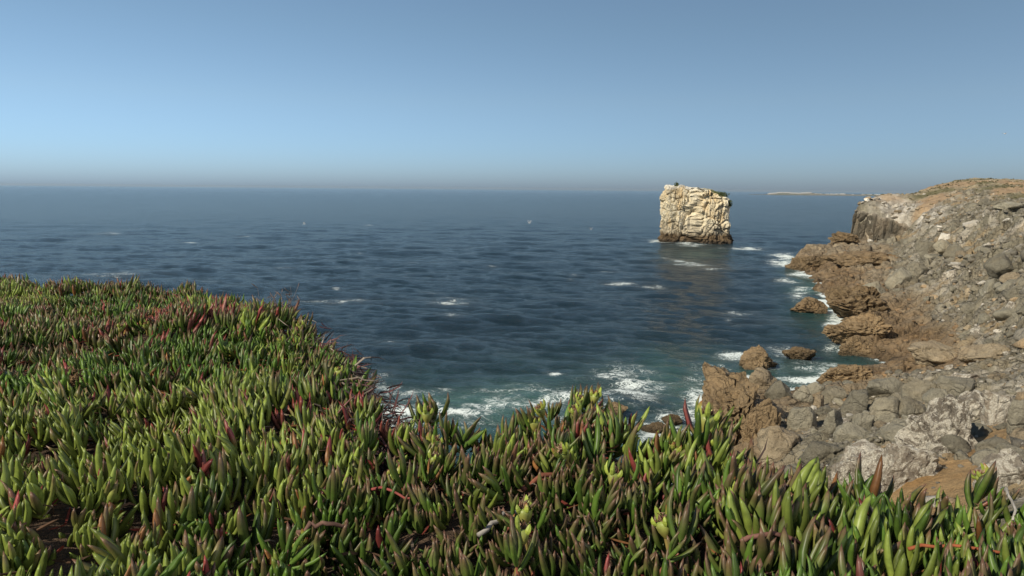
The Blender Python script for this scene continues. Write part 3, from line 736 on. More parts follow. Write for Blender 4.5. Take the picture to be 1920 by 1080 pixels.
# dry scrub tufts on the hilltop
g = np.random.default_rng(41); n = 2600
ca = R(24) + R(22)*g.random(n); cr = 255 + 190*g.random(n); hx, hy = cr*np.sin(ca), cr*np.cos(ca)
hh_, hz_ = base_h(hx, hy, True); k = (g.random(n) < np.clip(hz_['h']*1.1 + .12*hz_['g'], 0, 1)*sst(-.25, .3, fbm(hx/16, hy/16, o=3, seed=81))) & (hh_ > 16)
hx, hy = hx[k], hy[k]; ht_ = height(hx, hy); nt = len(hx); m = 14
cen = np.repeat(np.stack([hx, hy, ht_+.1], 1), m, 0); rad_ = np.repeat(.35+.9*g.random(nt)**2, m)[:, None]
p = g.normal(size=(nt*m, 3)); p /= np.linalg.norm(p, axis=1)[:, None]; p[:, 2] = np.abs(p[:, 2])*.5; p = cen + p*rad_*g.random((nt*m, 1))**.5
a_ = g.normal(size=(nt*m, 3)); a_ /= np.linalg.norm(a_, axis=1)[:, None]; b_ = np.cross(a_, g.normal(size=(nt*m, 3))); b_ /= np.linalg.norm(b_, axis=1)[:, None]; q_ = .14+.20*g.random((nt*m, 1))
V = np.stack([p-a_*q_, p+b_*q_*.6, p+a_*q_, p-b_*q_*.6], 1).reshape(-1, 3)
cc = np.repeat(mix((.075, .080, .035), (.24, .20, .11), np.repeat(g.random(nt), m)), 4, 0)
put('hill_scrub', mesh_np('hill_scrub', V, [np.arange(nt*m*4).reshape(-1, 4)], cc, smooth=False), M_terrain, kind='stuff', label='low dry scrub tufts on the hilltop of the headland', category='scrub')
# dark cliff under the headland
def cliff_mesh():
    ax, ay, az_ = CA; bx, by, bz_ = CB
    NU, NV = 150, 120
    u = np.linspace(-.02, 1, NU); v = np.linspace(0, 1.0, NV); U_, V_ = np.meshgrid(u, v, indexing='ij')
    x = ax + (bx-ax)*U_; y = ay + (by-ay)*U_
    topz = 18.0 - 2.2*U_ - 6.5*U_**2 + .6*fbm(U_*9, U_*0, o=3, seed=4)
    z = 1.0 + V_*(topz-1.0)
    tx, ty = bx-ax, by-ay; L = math.hypot(tx, ty); nx, ny = ty/L, -tx/L
    if nx*(-ax)+ny*(-ay) < 0: nx, ny = -nx, -ny
    s = U_*L
    f1, f2, idh = worley3(s/3.2, z/9, z*0+3, 6); g1, g2, idg = worley3(s/1.2, z/3.4, z*0+8, 7)
    d = 1.5*(idh-.5) - .9*(1-sst(0, .15, f2-f1)) + .7*(idg-.5) - .4*(1-sst(0, .15, g2-g1)) + 1.2*fbm(s/6, z/20, o=3, seed=5) + .4*fbm(s/1.1, z/5, o=3, seed=6)
    d = d + 2.0*(1-V_)**2 - 7*sst(.93, 1, V_) + 1.0
    e = sst(-.02, .05, U_)
    x2 = x + nx*d + (1-e)*4*(-nx)*1; y2 = y + ny*d + (1-e)*4*(-ny)
    n = fbm(s/3, z/12, o=4, seed=9)
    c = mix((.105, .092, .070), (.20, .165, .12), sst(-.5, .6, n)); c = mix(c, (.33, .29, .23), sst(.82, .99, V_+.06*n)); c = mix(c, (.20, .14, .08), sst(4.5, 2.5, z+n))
    return mesh_np('cliff', np.stack([x2, y2, z], -1).reshape(-1, 3), [grid_faces(NU, NV)], c.reshape(-1, 3), smooth=False)
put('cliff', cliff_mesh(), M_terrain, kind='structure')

# ------------------------------------------------------------------ clifftop with the ice plant carpet
GZ = CAM_H - .80
EDGE = [(-500,520),(-200,535),(0,552),(200,548),(350,562),(430,578),(520,612),(575,645),(628,690),(668,770),(735,862),(800,868),(880,858),(960,846),(1060,836),(1140,832),(1220,872),(1330,908),(1430,925),(1520,950),(1640,968),(1760,972),(1900,962),(2100,950),(2400,960)]
poly = [tuple(float(t) for t in onz(px, py, GZ)) for px, py in EDGE]
poly = [(-14., poly[0][1]-2)] + poly + [(poly[-1][0]+3, .2), (poly[-1][0]+3, -5), (-14, -5)]
PL = np.array(poly)
def sdist(x, y):
    """distance to the plateau edge, negative inside"""
    d = np.full(np.shape(x), 1e9); ins = np.zeros(np.shape(x), bool)
    for i in range(len(PL)):
        a, b = PL[i], PL[(i+1) % len(PL)]; e = b-a; t = np.clip(((x-a[0])*e[0]+(y-a[1])*e[1])/(e@e), 0, 1)
        d = np.minimum(d, np.hypot(x-a[0]-t*e[0], y-a[1]-t*e[1]))
        c = ((a[1] > y) != (b[1] > y)) & (x < (b[0]-a[0])*(y-a[1])/(b[1]-a[1]+1e-12)+a[0]); ins ^= c
    return np.where(ins, -d, d)
HX, HY = [float(t) for t in onz(1110, 850, GZ)]
def ground(x, y):
    return GZ + .030*np.exp(-((x-HX)**2+(y-HY)**2)/.05) + .045*fbm(x/1.1, y/1.1, o=2, seed=201) + .025*fbm(x/.35, y/.35, o=2, seed=202)
gx = np.arange(-16, 9, .07); gy = np.arange(-5.5, 10, .07)
Xg, Yg = np.meshgrid(gx, gy, indexing='ij')
sdg = sdist(Xg, Yg) + .05*fbm(Xg/.4, Yg/.4, o=3, seed=7)
dd = np.maximum(sdg, 0)
Zg = ground(Xg, Yg) - 2.5*dd - 6*dd**2 - .05*sst(-.15, .0, sdg)
n = fbm(Xg/.12, Yg/.12, o=3, seed=9)
Cg = mix((.060, .038, .024), (.13, .085, .055), sst(-.5, .6, n)); Cg = mix(Cg, (.26, .21, .15), sst(.12, .6, dd))
fg = grid_faces(len(gx), len(gy)); okf = (Zg.ravel()[fg] > -3).any(1)
put('clifftop_ground', mesh_np('clifftop_ground', np.stack([Xg, Yg, Zg+.01*n], -1).reshape(-1, 3), [fg[okf]], Cg.reshape(-1, 3)), M_terrain, kind='structure')

def leaves_np(base, ax, out, L, W, bend, c0, c1, c2, hi=True, splay=.0):
    """three-sided tapering leaves; base, ax, out: (n,3); colours c0 base, c1 middle, c2 tip"""
    ts = np.array([0, .16, .4, .66, .86]) if hi else np.array([0, .3, .72])
    wp = np.array([.68, .92, 1., .86, .52]) if hi else np.array([.7, 1., .8])
    n = len(base); side = np.cross(ax, out); side /= np.linalg.norm(side, axis=1)[:, None]
    vs, cs = [], []
    L = L[:, None]; W = W[:, None]; bend = bend[:, None]
    for t, w in zip(ts, wp):
        c = base + ax*L*t + out*L*bend*(t*(1-t)*2.2)
        w = W*w
        k = np.clip((t-.45)/.55, 0, 1)**1.5; k0 = np.clip(1-t/.3, 0, 1)
        col = c1*(1-k)*(1-k0) + c2*k + c0*k0*(1-k)
        edge = col*.55 + c2*.45
        if hi:
            vs += [c + side*w*.5 - out*w*.20, c - side*w*.5 - out*w*.20, c - side*w*.36 + out*w*.22, c + out*w*.52, c + side*w*.36 + out*w*.22]
            cs += [col*.75+edge*.25, col*.75+edge*.25, col, col*.85+edge*.15, col]
        else:
            vs += [c + side*w*.5 - out*w*.18, c - side*w*.5 - out*w*.18, c + out*w*.60]; cs += [col*.85+edge*.15, col*.85+edge*.15, col]
    vs.append(base + ax*L); cs.append(c2)
    ns = 5 if hi else 3
    m = len(ts)*ns+1
    V = np.stack(vs, 1).reshape(-1, 3); Cc = np.stack(cs, 1).reshape(-1, 3)
    q, t3 = [], []
    for r in range(len(ts)-1):
        for a in range(ns): b = (a+1) % ns; q.append((r*ns+a, r*ns+b, r*ns+ns+b, r*ns+ns+a))
    r = len(ts)-1
    for a in range(ns): t3.append((r*ns+a, r*ns+(a+1) % ns, m-1))
    off = (np.arange(n)*m)[:, None, None]
    return V, Cc, (np.array(q)[None]+off).reshape(-1, 4), (np.array(t3)[None]+off).reshape(-1, 3)

def norm(a): return a/np.linalg.norm(a, axis=-1, keepdims=True)
GREEN = np.array((.074, .132, .020)); YEL = np.array((.23, .28, .045)); RED = np.array((.24, .050, .035)); MAR = np.array((.125, .058, .045)); OLV = np.array((.128, .165, .030))
def shoot_leaves(g, n, pos, axis, klass, scale):
    """leaf parameters for shoots: pos, axis (n,3); klass 0 green 1 red-tipped 2 yellowish 3 red"""
    out = []
    a0 = g.random(n)*6.28
    e1 = norm(np.cross(axis, np.array([0.3, 1, .1]))); e2 = np.cross(axis, e1)
    for lvl in range(4):
        for s in (0, 1):
            keep = g.random(n) < (1, 1, .8, .5)[lvl]
            a = a0 + lvl*1.57 + s*math.pi + g.normal(size=n)*.25
            rad = e1*np.cos(a)[:, None] + e2*np.sin(a)[:, None]
            sp = np.array((.14, .26, .46, .90))[lvl] + g.normal(size=n)*.10
            ax = norm(axis*np.cos(sp)[:, None] + rad*np.sin(sp)[:, None])
            ax[:, 2] += .12*lvl; ax = norm(ax)
            o_ = norm(rad - ax*(rad*ax).sum(1)[:, None])
            L = scale*np.array((.068, .090, .088, .072))[lvl]*(.72+.5*g.random(n)); W = scale*.0150*(.8+.4*g.random(n))*(.85 if lvl == 0 else 1)
            b = pos + axis*(scale*(.020 - .012*lvl))[:, None] + rad*.003
            tint = ((.45+.85*g.random(n)**1.3)*(1+.22*vn(pos[:, 0]/.35+40, pos[:, 1]/.35, seed=334)))[:, None]
            kl = klass[:, None]
            c1 = np.where(kl == 2, OLV*1.15, np.where(kl == 3, MAR*1.2, GREEN))*tint
            c1 = np.where((g.random((n, 1)) < .022 + .028*lvl), np.where(g.random((n, 1)) < .55, np.array((.21, .045, .040)), np.array((.22, .10, .035)))*tint, c1)
            c0 = np.where(kl == 2, YEL, GREEN*1.25 + .012)*tint
            redt = g.random((n, 1)) < np.where(kl == 1, .85, np.where(kl == 3, 1, .22))
            c2 = np.where(redt, np.where(kl == 3, RED, MAR*1.15), c1*1.12)
            k = keep
            out.append((b[k], ax[k], o_[k], L[k], W[k], np.full(k.sum(), .10)+.14*g.random(k.sum()), c0[k], c1[k], c2[k], np.nonzero(k)[0]))
    return out
FR = [(800,785,1.0,'pale fruit standing alone against the foam at the notch'),(818,842,1.0,'plump fruit on the near side of the notch'),(812,868,.8,'small fruit below the notch beside upright leaves'),
 (1002,800,.9,'fruit with dried flower at the sea edge left of centre'),(1085,780,1.0,'pale horned fruit at the sea edge near centre'),(1018,775,.9,'fruit above the row of thin leaves at the sea edge'),
 (1062,858,1.1,'fruit leaning on a reddish stalk at centre'),(1112,750,1.0,'fruit at the top of the centre hump'),(1085,752,.7,'small red-horned fruit beside the centre hump top'),
 (1322,800,1.35,'largest fruit on the tallest shoot before the brown rock'),(1322,835,1.2,'lower fruit of the tallest shoot before the brown rock'),(1262,850,1.1,'fruit with a dark dried flower left of the tallest shoot'),
 (1148,905,1.0,'fruit with a brown flower half way down right of centre'),(1250,1000,1.1,'open fruit with a dark crumpled flower near the bottom'),(1395,945,1.15,'fruit with a wide dried flower right of centre'),
 (1483,960,1.1,'yellow-green fruit below the right cluster of leaves'),(985,975,1.0,'pale open fruit beside the grey broken stem'),(975,1020,1.1,'broad fruit under the grey broken stem'),
 (1850,905,1.0,'yellow-green fruit at the right edge among dark leaves'),(735,900,.8,'small pale fruit left of the notch'),(640,935,.8,'yellow fruit lower left of centre'),(558,1025,.8,'rounded yellow bud near the bottom left of centre'),
 (430,560,.9,'small pale fruit on the far rim of the left mound'),(450,578,1.0,'yellow fruit near the corner of the left mound'),(530,640,.9,'yellow fruit on the rim below the twiggy clump'),(565,612,.9,'fruit on the rim right of the twiggy clump'),
 (225,615,.9,'orange-yellow fruit in the middle of the left mound'),(275,610,.9,'pale fruit beside the orange-yellow one on the left mound'),(630,700,.9,'yellow fruit above the dark edge of the left mound'),(1640,930,1.0,'small fruit between tall leaves at lower right')]
g = np.random.default_rng(21)
N = 23500
ca = R(-47) + R(94)*g.random(N); cr = np.sqrt(.75**2 + (8.5**2-.75**2)*g.random(N))
x, y = cr*np.sin(ca), cr*np.cos(ca)
dens = np.where(cr < 2.1, 1.0, .70)
s_ = sdist(x, y); bare = vn(x/.21, y/.21, seed=301)*.65 + vn(x/.8, y/.8, seed=302)*.45
fx0 = np.array([onz(q[0], q[1]+12, GZ+.06) for q in FR], float)
kx = np.concatenate([fx0[:, 0] + .03*math.cos(a_) for a_ in (0.3, 2.4, 4.5)]); ky = np.concatenate([fx0[:, 1] + .03*math.sin(a_) - .01 for a_ in (0.3, 2.4, 4.5)])
x[:len(kx)] = kx; y[:len(ky)] = ky; s_ = sdist(x, y); s_[:len(kx)] = -.05; cr[:len(kx)] = 1.9; bare[:len(kx)] = .3
k = (s_ < .02) & (g.random(N) < dens) & (bare > -1.0 + .22*(cr > 2.3))
x, y = x[k], y[k]; s_ = s_[k]; nS = len(x)
redp = [onz(430, 640, GZ), onz(290, 640, GZ), onz(700, 800, GZ)]
mound = np.clip(bare[k], -.3, .8)
z = ground(x, y) + .004 + .085*mound + .035*g.random(nS)**2
tilt = np.stack([g.normal(size=nS)*.34, g.normal(size=nS)*.32, np.ones(nS)], 1)
tilt[:, 0] += .25*vn(x/.5, y/.5, seed=310); tilt[:, 1] += .25*vn(x/.5, y/.5, seed=311)
tilt[:, 0] += np.where(s_ > -.10, .35*(x > 0-1.8), 0)*g.random(nS)
axis = norm(tilt)
pr = fbm(x/.8, y/.8, o=3, seed=320) + .12*g.normal(size=nS); py_ = fbm(x/1.1+5, y/1.1, o=3, seed=321) + .2*g.normal(size=nS)
klass = np.where(pr > 1.25, 3, np.where(pr > .46, 1, np.where(py_ > .12, 2, 0)))
for rx_, ry_ in redp: klass = np.where((np.hypot(x-rx_, y-ry_) < .35) & (g.random(nS) < .08), 3, klass)
klass = np.where((s_ > -.18) & (g.random(nS) < .45), 1, klass)
klass = np.where((s_ > -.45) & (s_ < -.05) & (g.random(nS) < .25), 2, klass)
scale = (.78+.5*g.random(nS))*(1 + .22*sst(.0, .9, x)*sst(2.6, 1.6, y))*(1+.2*vn(x/.3, y/.3, seed=333))
pos = np.stack([x, y, z], 1)
# the nearest shoots inside the picture become things of their own
pxs, pys = to_px(x, y, z+.04); r = np.hypot(x, y)
inside = (pxs > 5) & (pxs < 1915) & (pys < 1090)
ordn = np.argsort(np.where(inside, r, 99)); near_idx = ordn[:300]; isnear = np.zeros(nS, bool); isnear[near_idx] = True
VA, CA, QA, TA = [], [], [], []; off = 0
for hi in (True, False):
    sel = (~isnear) & ((r < 2.3) == hi)
    for (b, ax, o_, L, W, bd, c0, c1, c2, _i) in shoot_leaves(g, sel.sum(), pos[sel], axis[sel], klass[sel], scale[sel]):
        V, Cc, q, t3 = leaves_np(b, ax, o_, L, W, bd, c0, c1, c2, hi)
        VA.append(V); CA.append(Cc); QA.append(q+off); TA.append(t3+off); off += len(V)
me = mesh_np('ice_plant_carpet', np.concatenate(VA), [np.concatenate(QA), np.concatenate(TA)], np.concatenate(CA), smooth=True)
put('ice_plant_carpet', me, M_leaf, kind='stuff', label='dense carpet of green and red fleshy ice plant leaves on the clifftop', category='ice plant')
NLEAF = off

# prototypes of single shoots
def shoot_proto(seed, kl):
    gg = np.random.default_rng(seed)
    root = bpy.data.objects.new('ice_plant_shoot', None); COL.objects.link(root); root.empty_display_size = .02
    par = shoot_leaves(gg, 1, np.zeros((1, 3)), np.array([[0, 0, 1.]]), np.array([kl]), np.array([1.]))
    for (b, ax, o_, L, W, bd, c0, c1, c2, _i) in par:
        if not len(b): continue
        V, Cc, q, t3 = leaves_np(b, ax, o_, L, W, bd, c0, c1, c2, True)
        put('leaf', mesh_np('leaf', V, [q, t3], Cc, smooth=True), M_leaf, root)
    V, Cc = tube_np([(0, 0, -.05), (0.002, 0, -.02), (0, 0, .012)], [.005, .0045, .003], 6)
    cc = np.repeat(np.array([(.20, .07, .045)]), len(V), 0)
    put('stem', mesh_np('stem', V, [Cc], cc), M_leaf, root)
    return root
def tube_np(path, rad, ns=6, phase=0):
    path = np.array(path, float); n = len(path); V = []
    for i in range(n):
        t = path[min(i+1, n-1)] - path[max(i-1, 0)]; t /= np.linalg.norm(t)+1e-9
        a = np.cross(t, (.31, .52, .79)); a /= np.linalg.norm(a); b = np.cross(t, a)
        for k_ in range(ns):
            an = 2*math.pi*k_/ns; V.append(path[i] + rad[i]*(a*math.cos(an)+b*math.sin(an)))
    F_ = [(i*ns+k_, i*ns+(k_+1) % ns, (i+1)*ns+(k_+1) % ns, (i+1)*ns+k_) for i in range(n-1) for k_ in range(ns)]
    return np.array(V), np.array(F_)
def copy_thing(o):
    c = o.copy(); COL.objects.link(c)
    for ch in o.children:
        d = ch.copy(); COL.objects.link(d); d.parent = c
    return c
PROTO = {kl: [shoot_proto(1000+kl*10+i, kl) for i in range(6)] for kl in range(4)}
used = set(); 
kn = ['green', 'red-tipped green', 'yellow-green', 'reddish']
cells = {}
for i in near_idx:
    pl = PROTO[int(klass[i])]; p = pl[g.integers(len(pl))]
    o = p if id(p) not in used else copy_thing(p); used.add(id(p))
    o.location = pos[i]; s = float(scale[i]); o.scale = (s, s, s)
    zq = Vector((0, 0, 1)).rotation_difference(Vector(axis[i])); o.rotation_euler = (zq @ Euler((0, 0, float(g.uniform(0, 6.28)))).to_quaternion()).to_euler()
    cxn = ['in the bottom left corner', 'left of bottom centre', 'at the bottom centre', 'right of bottom centre', 'in the bottom right corner'][min(4, int(pxs[i]/384))]
    rown = 'front row' if pys[i] > 1030 else 'second row'
    siz = 'large ' if s > 1.12 else 'small ' if s < .97 else ''
    lean = ' leaning left' if axis[i][0] < -.17 else ' leaning right' if axis[i][0] > .17 else ''
    o['label'] = f'{siz}{kn[int(klass[i])]} ice plant shoot{lean + ("," if lean else "")} {cxn}, {rown}'; o['category'] = 'ice plant'; o['group'] = f'{siz}{kn[int(klass[i])]} shoots{lean} {cxn}, {rown}'
for pl in PROTO.values():
    for p in pl:
        if id(p) not in used:
            for ch in list(p.children): bpy.data.objects.remove(ch)
            bpy.data.objects.remove(p)

# litter: dead and red leaves, runners, on the ground below the leaves
N = 14000
ca = R(-46) + R(92)*g.random(N); cr = np.sqrt(.8**2 + (6.5**2-.8**2)*g.random(N)); x, y = cr*np.sin(ca), cr*np.cos(ca)
k = sdist(x, y) < .02; x, y = x[k], y[k]; n = len(x)
b = np.stack([x, y, ground(x, y)+.012+.03*g.random(n)], 1)
a = g.random(n)*6.28; ax = norm(np.stack([np.cos(a), np.sin(a), .25*g.normal(size=n)+.1], 1)); o_ = norm(np.cross(ax, g.normal(size=(n, 3))))
t = g.random((n, 1)); c1 = np.where(t < .45, np.array((.13, .075, .045)), np.where(t < .7, RED*.8, np.where(t < .82, np.array((.20, .16, .12)), np.array((.20, .09, .035)))))*(.4+.6*g.random((n, 1)))
V, Cc, q, t3 = leaves_np(b, ax, o_, (.025+.04*g.random(n)), .003+.005*g.random(n), .35*g.normal(size=n), c1, c1, c1*.7, False)
put('leaf_litter', mesh_np('leaf_litter', V, [q, t3], Cc, smooth=False), M_dry, kind='stuff', label='brown and red withered leaves lying under the ice plant carpet', category='litter')

# withered overhang along the right edge of the left mound
N = 2600
def along(pa, pb, n):
    t = g.random(n); xs_, ys_ = onz(pa[0]+(pb[0]-pa[0])*t, pa[1]+(pb[1]-pa[1])*t, GZ); return xs_, ys_
segs = [((505,600),(575,645)),((575,645),(630,690)),((630,690),(675,772)),((675,772),(745,865)),((745,865),(800,870)),((1300,900),(1450,940))]
Xs, Ys = zip(*[along(a_, b_, [260,420,620,640,240,160][i]) for i, (a_, b_) in enumerate(segs)])
x, y = np.concatenate(Xs), np.concatenate(Ys); n = len(x)
x = x + .05*g.normal(size=n) - .01; y = y + .05*g.normal(size=n)
b = np.stack([x, y, GZ - .04 + .07*g.normal(size=n)*.8], 1)
ax = norm(np.stack([.8+.5*g.normal(size=n), .35*g.normal(size=n), -.25+.75*g.normal(size=n)], 1)); o_ = norm(np.cross(ax, g.normal(size=(n, 3))))
t = g.random((n, 1)); c1 = np.where(t < .55, np.array((.055, .038, .036)), np.where(t < .8, np.array((.12, .055, .055)), np.array((.20, .165, .13))))*(.6+.8*g.random((n, 1)))
V, Cc, q, t3 = leaves_np(b, ax, o_, .05+.07*g.random(n), .003+.005*g.random(n), .3*g.normal(size=n), c1, c1, c1, False)
put('withered_fringe', mesh_np('withered_fringe', V, [q, t3], Cc, smooth=False), M_dry, kind='stuff', label='tangle of dark withered leaves hanging over the mat edge', category='dead plant')

# runners: red trailing stems over the carpet
for i, (pa, pb, lab, colr, rad) in enumerate([
    ((-10, 858), (110, 800), 'brown-red trailing stem at the far left edge', (.16, .07, .05), .006),
    ((680, 905), (770, 930), 'short red trailing stem between shoots left of centre', (.22, .06, .05), .004),
    ((980, 905), (1080, 880), 'reddish trailing stem in the dark gap at centre', (.22, .08, .05), .007),
    ((900, 985), (985, 950), 'dry grey broken stem lying across leaves near the bottom', (.25, .23, .21), .006),
    ((1700, 1010), (1930, 1040), 'orange-red stem running to the lower right corner', (.24, .075, .035), .004),
    ((1390, 1000), (1500, 1004), 'long dull red leaf-like stem lying flat right of centre', (.15, .075, .06), .006),
    ((1880, 900), (1905, 960), 'pale grey dry stalk standing at the right edge', (.30, .28, .25), .004),
    ((560, 985), (650, 975), 'thin brown stem lying in a shaded gap lower left', (.14, .08, .06), .006)]):
    x0, y0 = onz(pa[0], pa[1], GZ+.075); x1, y1 = onz(pb[0], pb[1], GZ+.075)
    n_ = 9; path = []
    for j in range(n_):
        t = j/(n_-1); path.append((x0+(x1-x0)*t + .003*g.normal(), y0+(y1-y0)*t + .003*g.normal(), GZ+.055+.02*math.sin(t*3.1)+.004*g.normal()))
    V, Fc = tube_np(path, [rad*(1-.35*j/n_) for j in range(n_)], 8)
    caps = [np.arange(8)[::-1][None], (np.arange(8)+len(V)-8)[None]]
    put('trailing_stem', mesh_np('trailing_stem', V, [Fc]+caps, np.repeat(np.array([colr]), len(V), 0)*(.8+.4*g.random((len(V), 1)))), M_dry, label=lab, category='stem')

# dry twiggy plant at the corner of the left mound
def twigs(x, y, z, hgt, spread, n, seed, name, label, colr, rad=.0022):
    gg = np.random.default_rng(seed); Vs, Fs, o = [], [], 0
    for i in range(n):
        d = np.array([gg.normal()*spread, gg.normal()*spread*.6, 1]); d /= np.linalg.norm(d); L = hgt*gg.uniform(.5, 1.1)
        st_ = np.array([gg.normal()*.04, gg.normal()*.04, 0]); path = [st_]
        for j in range(5): d = norm(d + gg.normal(size=3)*.18); path.append(path[-1] + d*L/5)
        V, Fc = tube_np(path, [rad*(1-.14*j) for j in range(6)], 4); Vs.append(V); Fs.append(Fc+o); o += len(V)
        for _ in range(5):
            j = gg.integers(1, 6); b_ = path[j]; dd_ = norm(gg.normal(size=3)+np.array([0, 0, .5])); V, Fc = tube_np([b_, b_+dd_*L*.13, b_+dd_*L*.22+gg.normal(size=3)*.004], [rad*.7, rad*1.3, rad*.3], 4); Vs.append(V); Fs.append(Fc+o); o += len(V)
    V = np.concatenate(Vs); put(name, mesh_np(name, V, [np.concatenate(Fs)], np.repeat(np.array([colr]), len(V), 0)*(.7+.6*gg.random((len(V), 1)))), M_dry, loc=(x, y, z), label=label, category='dead plant', kind='stuff')
x0, y0 = onz(522, 605, GZ); twigs(float(x0), float(y0), GZ, .20, .30, 26, 1, 'dry_twig_clump', 'dry greyish twiggy clump sticking up at the corner of the left mound', (.15, .11, .09))
x0, y0 = onz(735, 850, GZ); twigs(float(x0), float(y0), GZ-.03, .10, .8, 30, 2, 'dead_root_clump', 'dark wiry dead clump in the notch between the two mats', (.13, .10, .11))
x0, y0 = onz(1365, 925, GZ); twigs(float(x0), float(y0), GZ-.02, .09, .9, 34, 3, 'dead_root_clump', 'grey curly dead clump right of the tallest fruiting shoot', (.22, .19, .17))
for q_, (px, py, lab) in enumerate([(55, 905, 'brown withered tuft at the far left among the leaves'), (190, 950, 'small brown dried flower spike left of the bottom centre'), (135, 720, 'brown dried tuft in the shaded dip of the left mound')]):
    x0, y0 = onz(px, py, GZ+.03); twigs(float(x0), float(y0), GZ, .085, .35, 40, 10+q_, 'dried_tuft', lab, (.15, .095, .05), .003)

# fruiting shoots
def fruit_parts(seed):
    gg = np.random.default_rng(seed)
    root = bpy.data.objects.new('ice_plant_fruit', None); COL.objects.link(root); root.empty_display_size = .02
    V, Fc = tube_np([(0, 0, -.06), (.002, .001, -.03), (0, 0, 0)], [.0045, .005, .006], 8)
    put('stalk', mesh_np('stalk', V, [Fc], np.repeat(np.array([(.20, .15, .05)]), len(V), 0)), M_leaf, root)
    ns = 12; prof = [(0, .005), (.006, .009), (.014, .0135), (.023, .016), (.030, .0155), (.034, .012), (.035, .004)]
    V, Cc = [], []
    for h_, r_ in prof:
        for k_ in range(ns):
            a = 2*math.pi*k_/ns; rr_ = r_*(1+.10*math.cos(3*a+1)); V.append((rr_*math.cos(a), rr_*math.sin(a), h_)); Cc.append(mix((.25, .21, .05), (.21, .26, .065), h_/.035))
    Fq = grid_faces(len(prof), ns, False); Fq = np.array([(i*ns+k_, i*ns+(k_+1) % ns, (i+1)*ns+(k_+1) % ns, (i+1)*ns+k_) for i in range(len(prof)-1) for k_ in range(ns)])
    put('capsule', mesh_np('capsule', np.array(V), [Fq], np.array(Cc)), M_leaf, root)
    a0 = gg.random()*6.28
    for k_ in range(5):
        a = a0 + k_*1.257 + gg.normal()*.15; rad = np.array([[math.cos(a), math.sin(a), 0]]); big = k_ < 2
        ax = norm(np.array([[0, 0, 1.]]) + rad*gg.uniform(.05, .45)); o_ = norm(rad - ax*(rad*ax).sum())
        c = YEL[None]*gg.uniform(.9, 1.15); tip = c if gg.random() < .5 else np.array([RED])*.9
        V, Cc, q, t3 = leaves_np(rad*.012+np.array([[0, 0, .026]]), ax, o_, np.array([.036 if big else .022]), np.array([.012]), np.array([.25]), c, c, tip, True)
        put('sepal', mesh_np('sepal', V, [q, t3], Cc, smooth=False), M_leaf, root)
    n = 40; b_ = gg.normal(size=(n, 3))*np.array([.004, .004, .001]) + np.array([0, 0, .034]); ax = norm(gg.normal(size=(n, 3))*.6+np.array([0, 0, 1.])); o_ = norm(np.cross(ax, gg.normal(size=(n, 3))))
    c = np.where(gg.random((n, 1)) < .6, np.array((.13, .06, .035)), np.array((.30, .20, .13)))
    V, Cc, q, t3 = leaves_np(b_, ax, o_, .008+.012*gg.random(n), np.full(n, .003), .4*gg.normal(size=n), c, c, c, False)
    put('dried_flower', mesh_np('dried_flower', V, [q, t3], Cc, smooth=False), M_dry, root, kind='stuff')
    return root
FP = [fruit_parts(50+i) for i in range(4)]; fused = set()
for i, (px, py, s, lab) in enumerate(FR):
    p = FP[i % 4]; o = p if id(p) not in fused else copy_thing(p); fused.add(id(p))
    # stand it on the carpet: height above the ground grows a little with its size
    zf = GZ + .058 + (.10 if px == 1322 and py == 800 else .05 if px == 1322 else .03 if py < 800 else 0)
    x0, y0 = onz(px, py+8, zf)
    for _ in range(6): zf = float(ground(np.array([x0]), np.array([y0]))[0]) + .062 + (.02 if py < 800 else 0); x0, y0 = onz(px, py+8, zf); x0, y0 = float(x0), float(y0)
    if px == 1322: zf = GZ + (.15 if py < 820 else .09); x0, y0 = onz(px, py+10, zf)
    if px == 1322 and py < 820: fx_, fy_ = float(x0), float(y0)
    o.location = (float(x0), float(y0), zf); o.scale = (s*1.0,)*3; o.rotation_euler = (g.normal()*.2, g.normal()*.2, g.uniform(0, 6.28))
    o['label'] = lab; o['category'] = 'fruit'; o['group'] = 'ice plant fruits'

# strong shoots flanking the tallest fruit
for dx_, dy_, kl, s_2, lab in ((-.022, .0, 0, 1.5, 'tall green shoot carrying the largest fruit before the brown rock'), (.03, -.02, 1, 1.3, 'red-tipped shoot right of the largest fruit'), (-.06, -.03, 2, 1.2, 'yellow-green shoot left of the largest fruit')):
    o = shoot_proto(770+kl, kl); o.location = (fx_+dx_, fy_+dy_, GZ+.06); o.scale = (s_2,)*3; o.rotation_euler = (0, 0, 1.3*kl); o['label'] = lab; o['category'] = 'ice plant'
    if 'group' in o: del o['group']
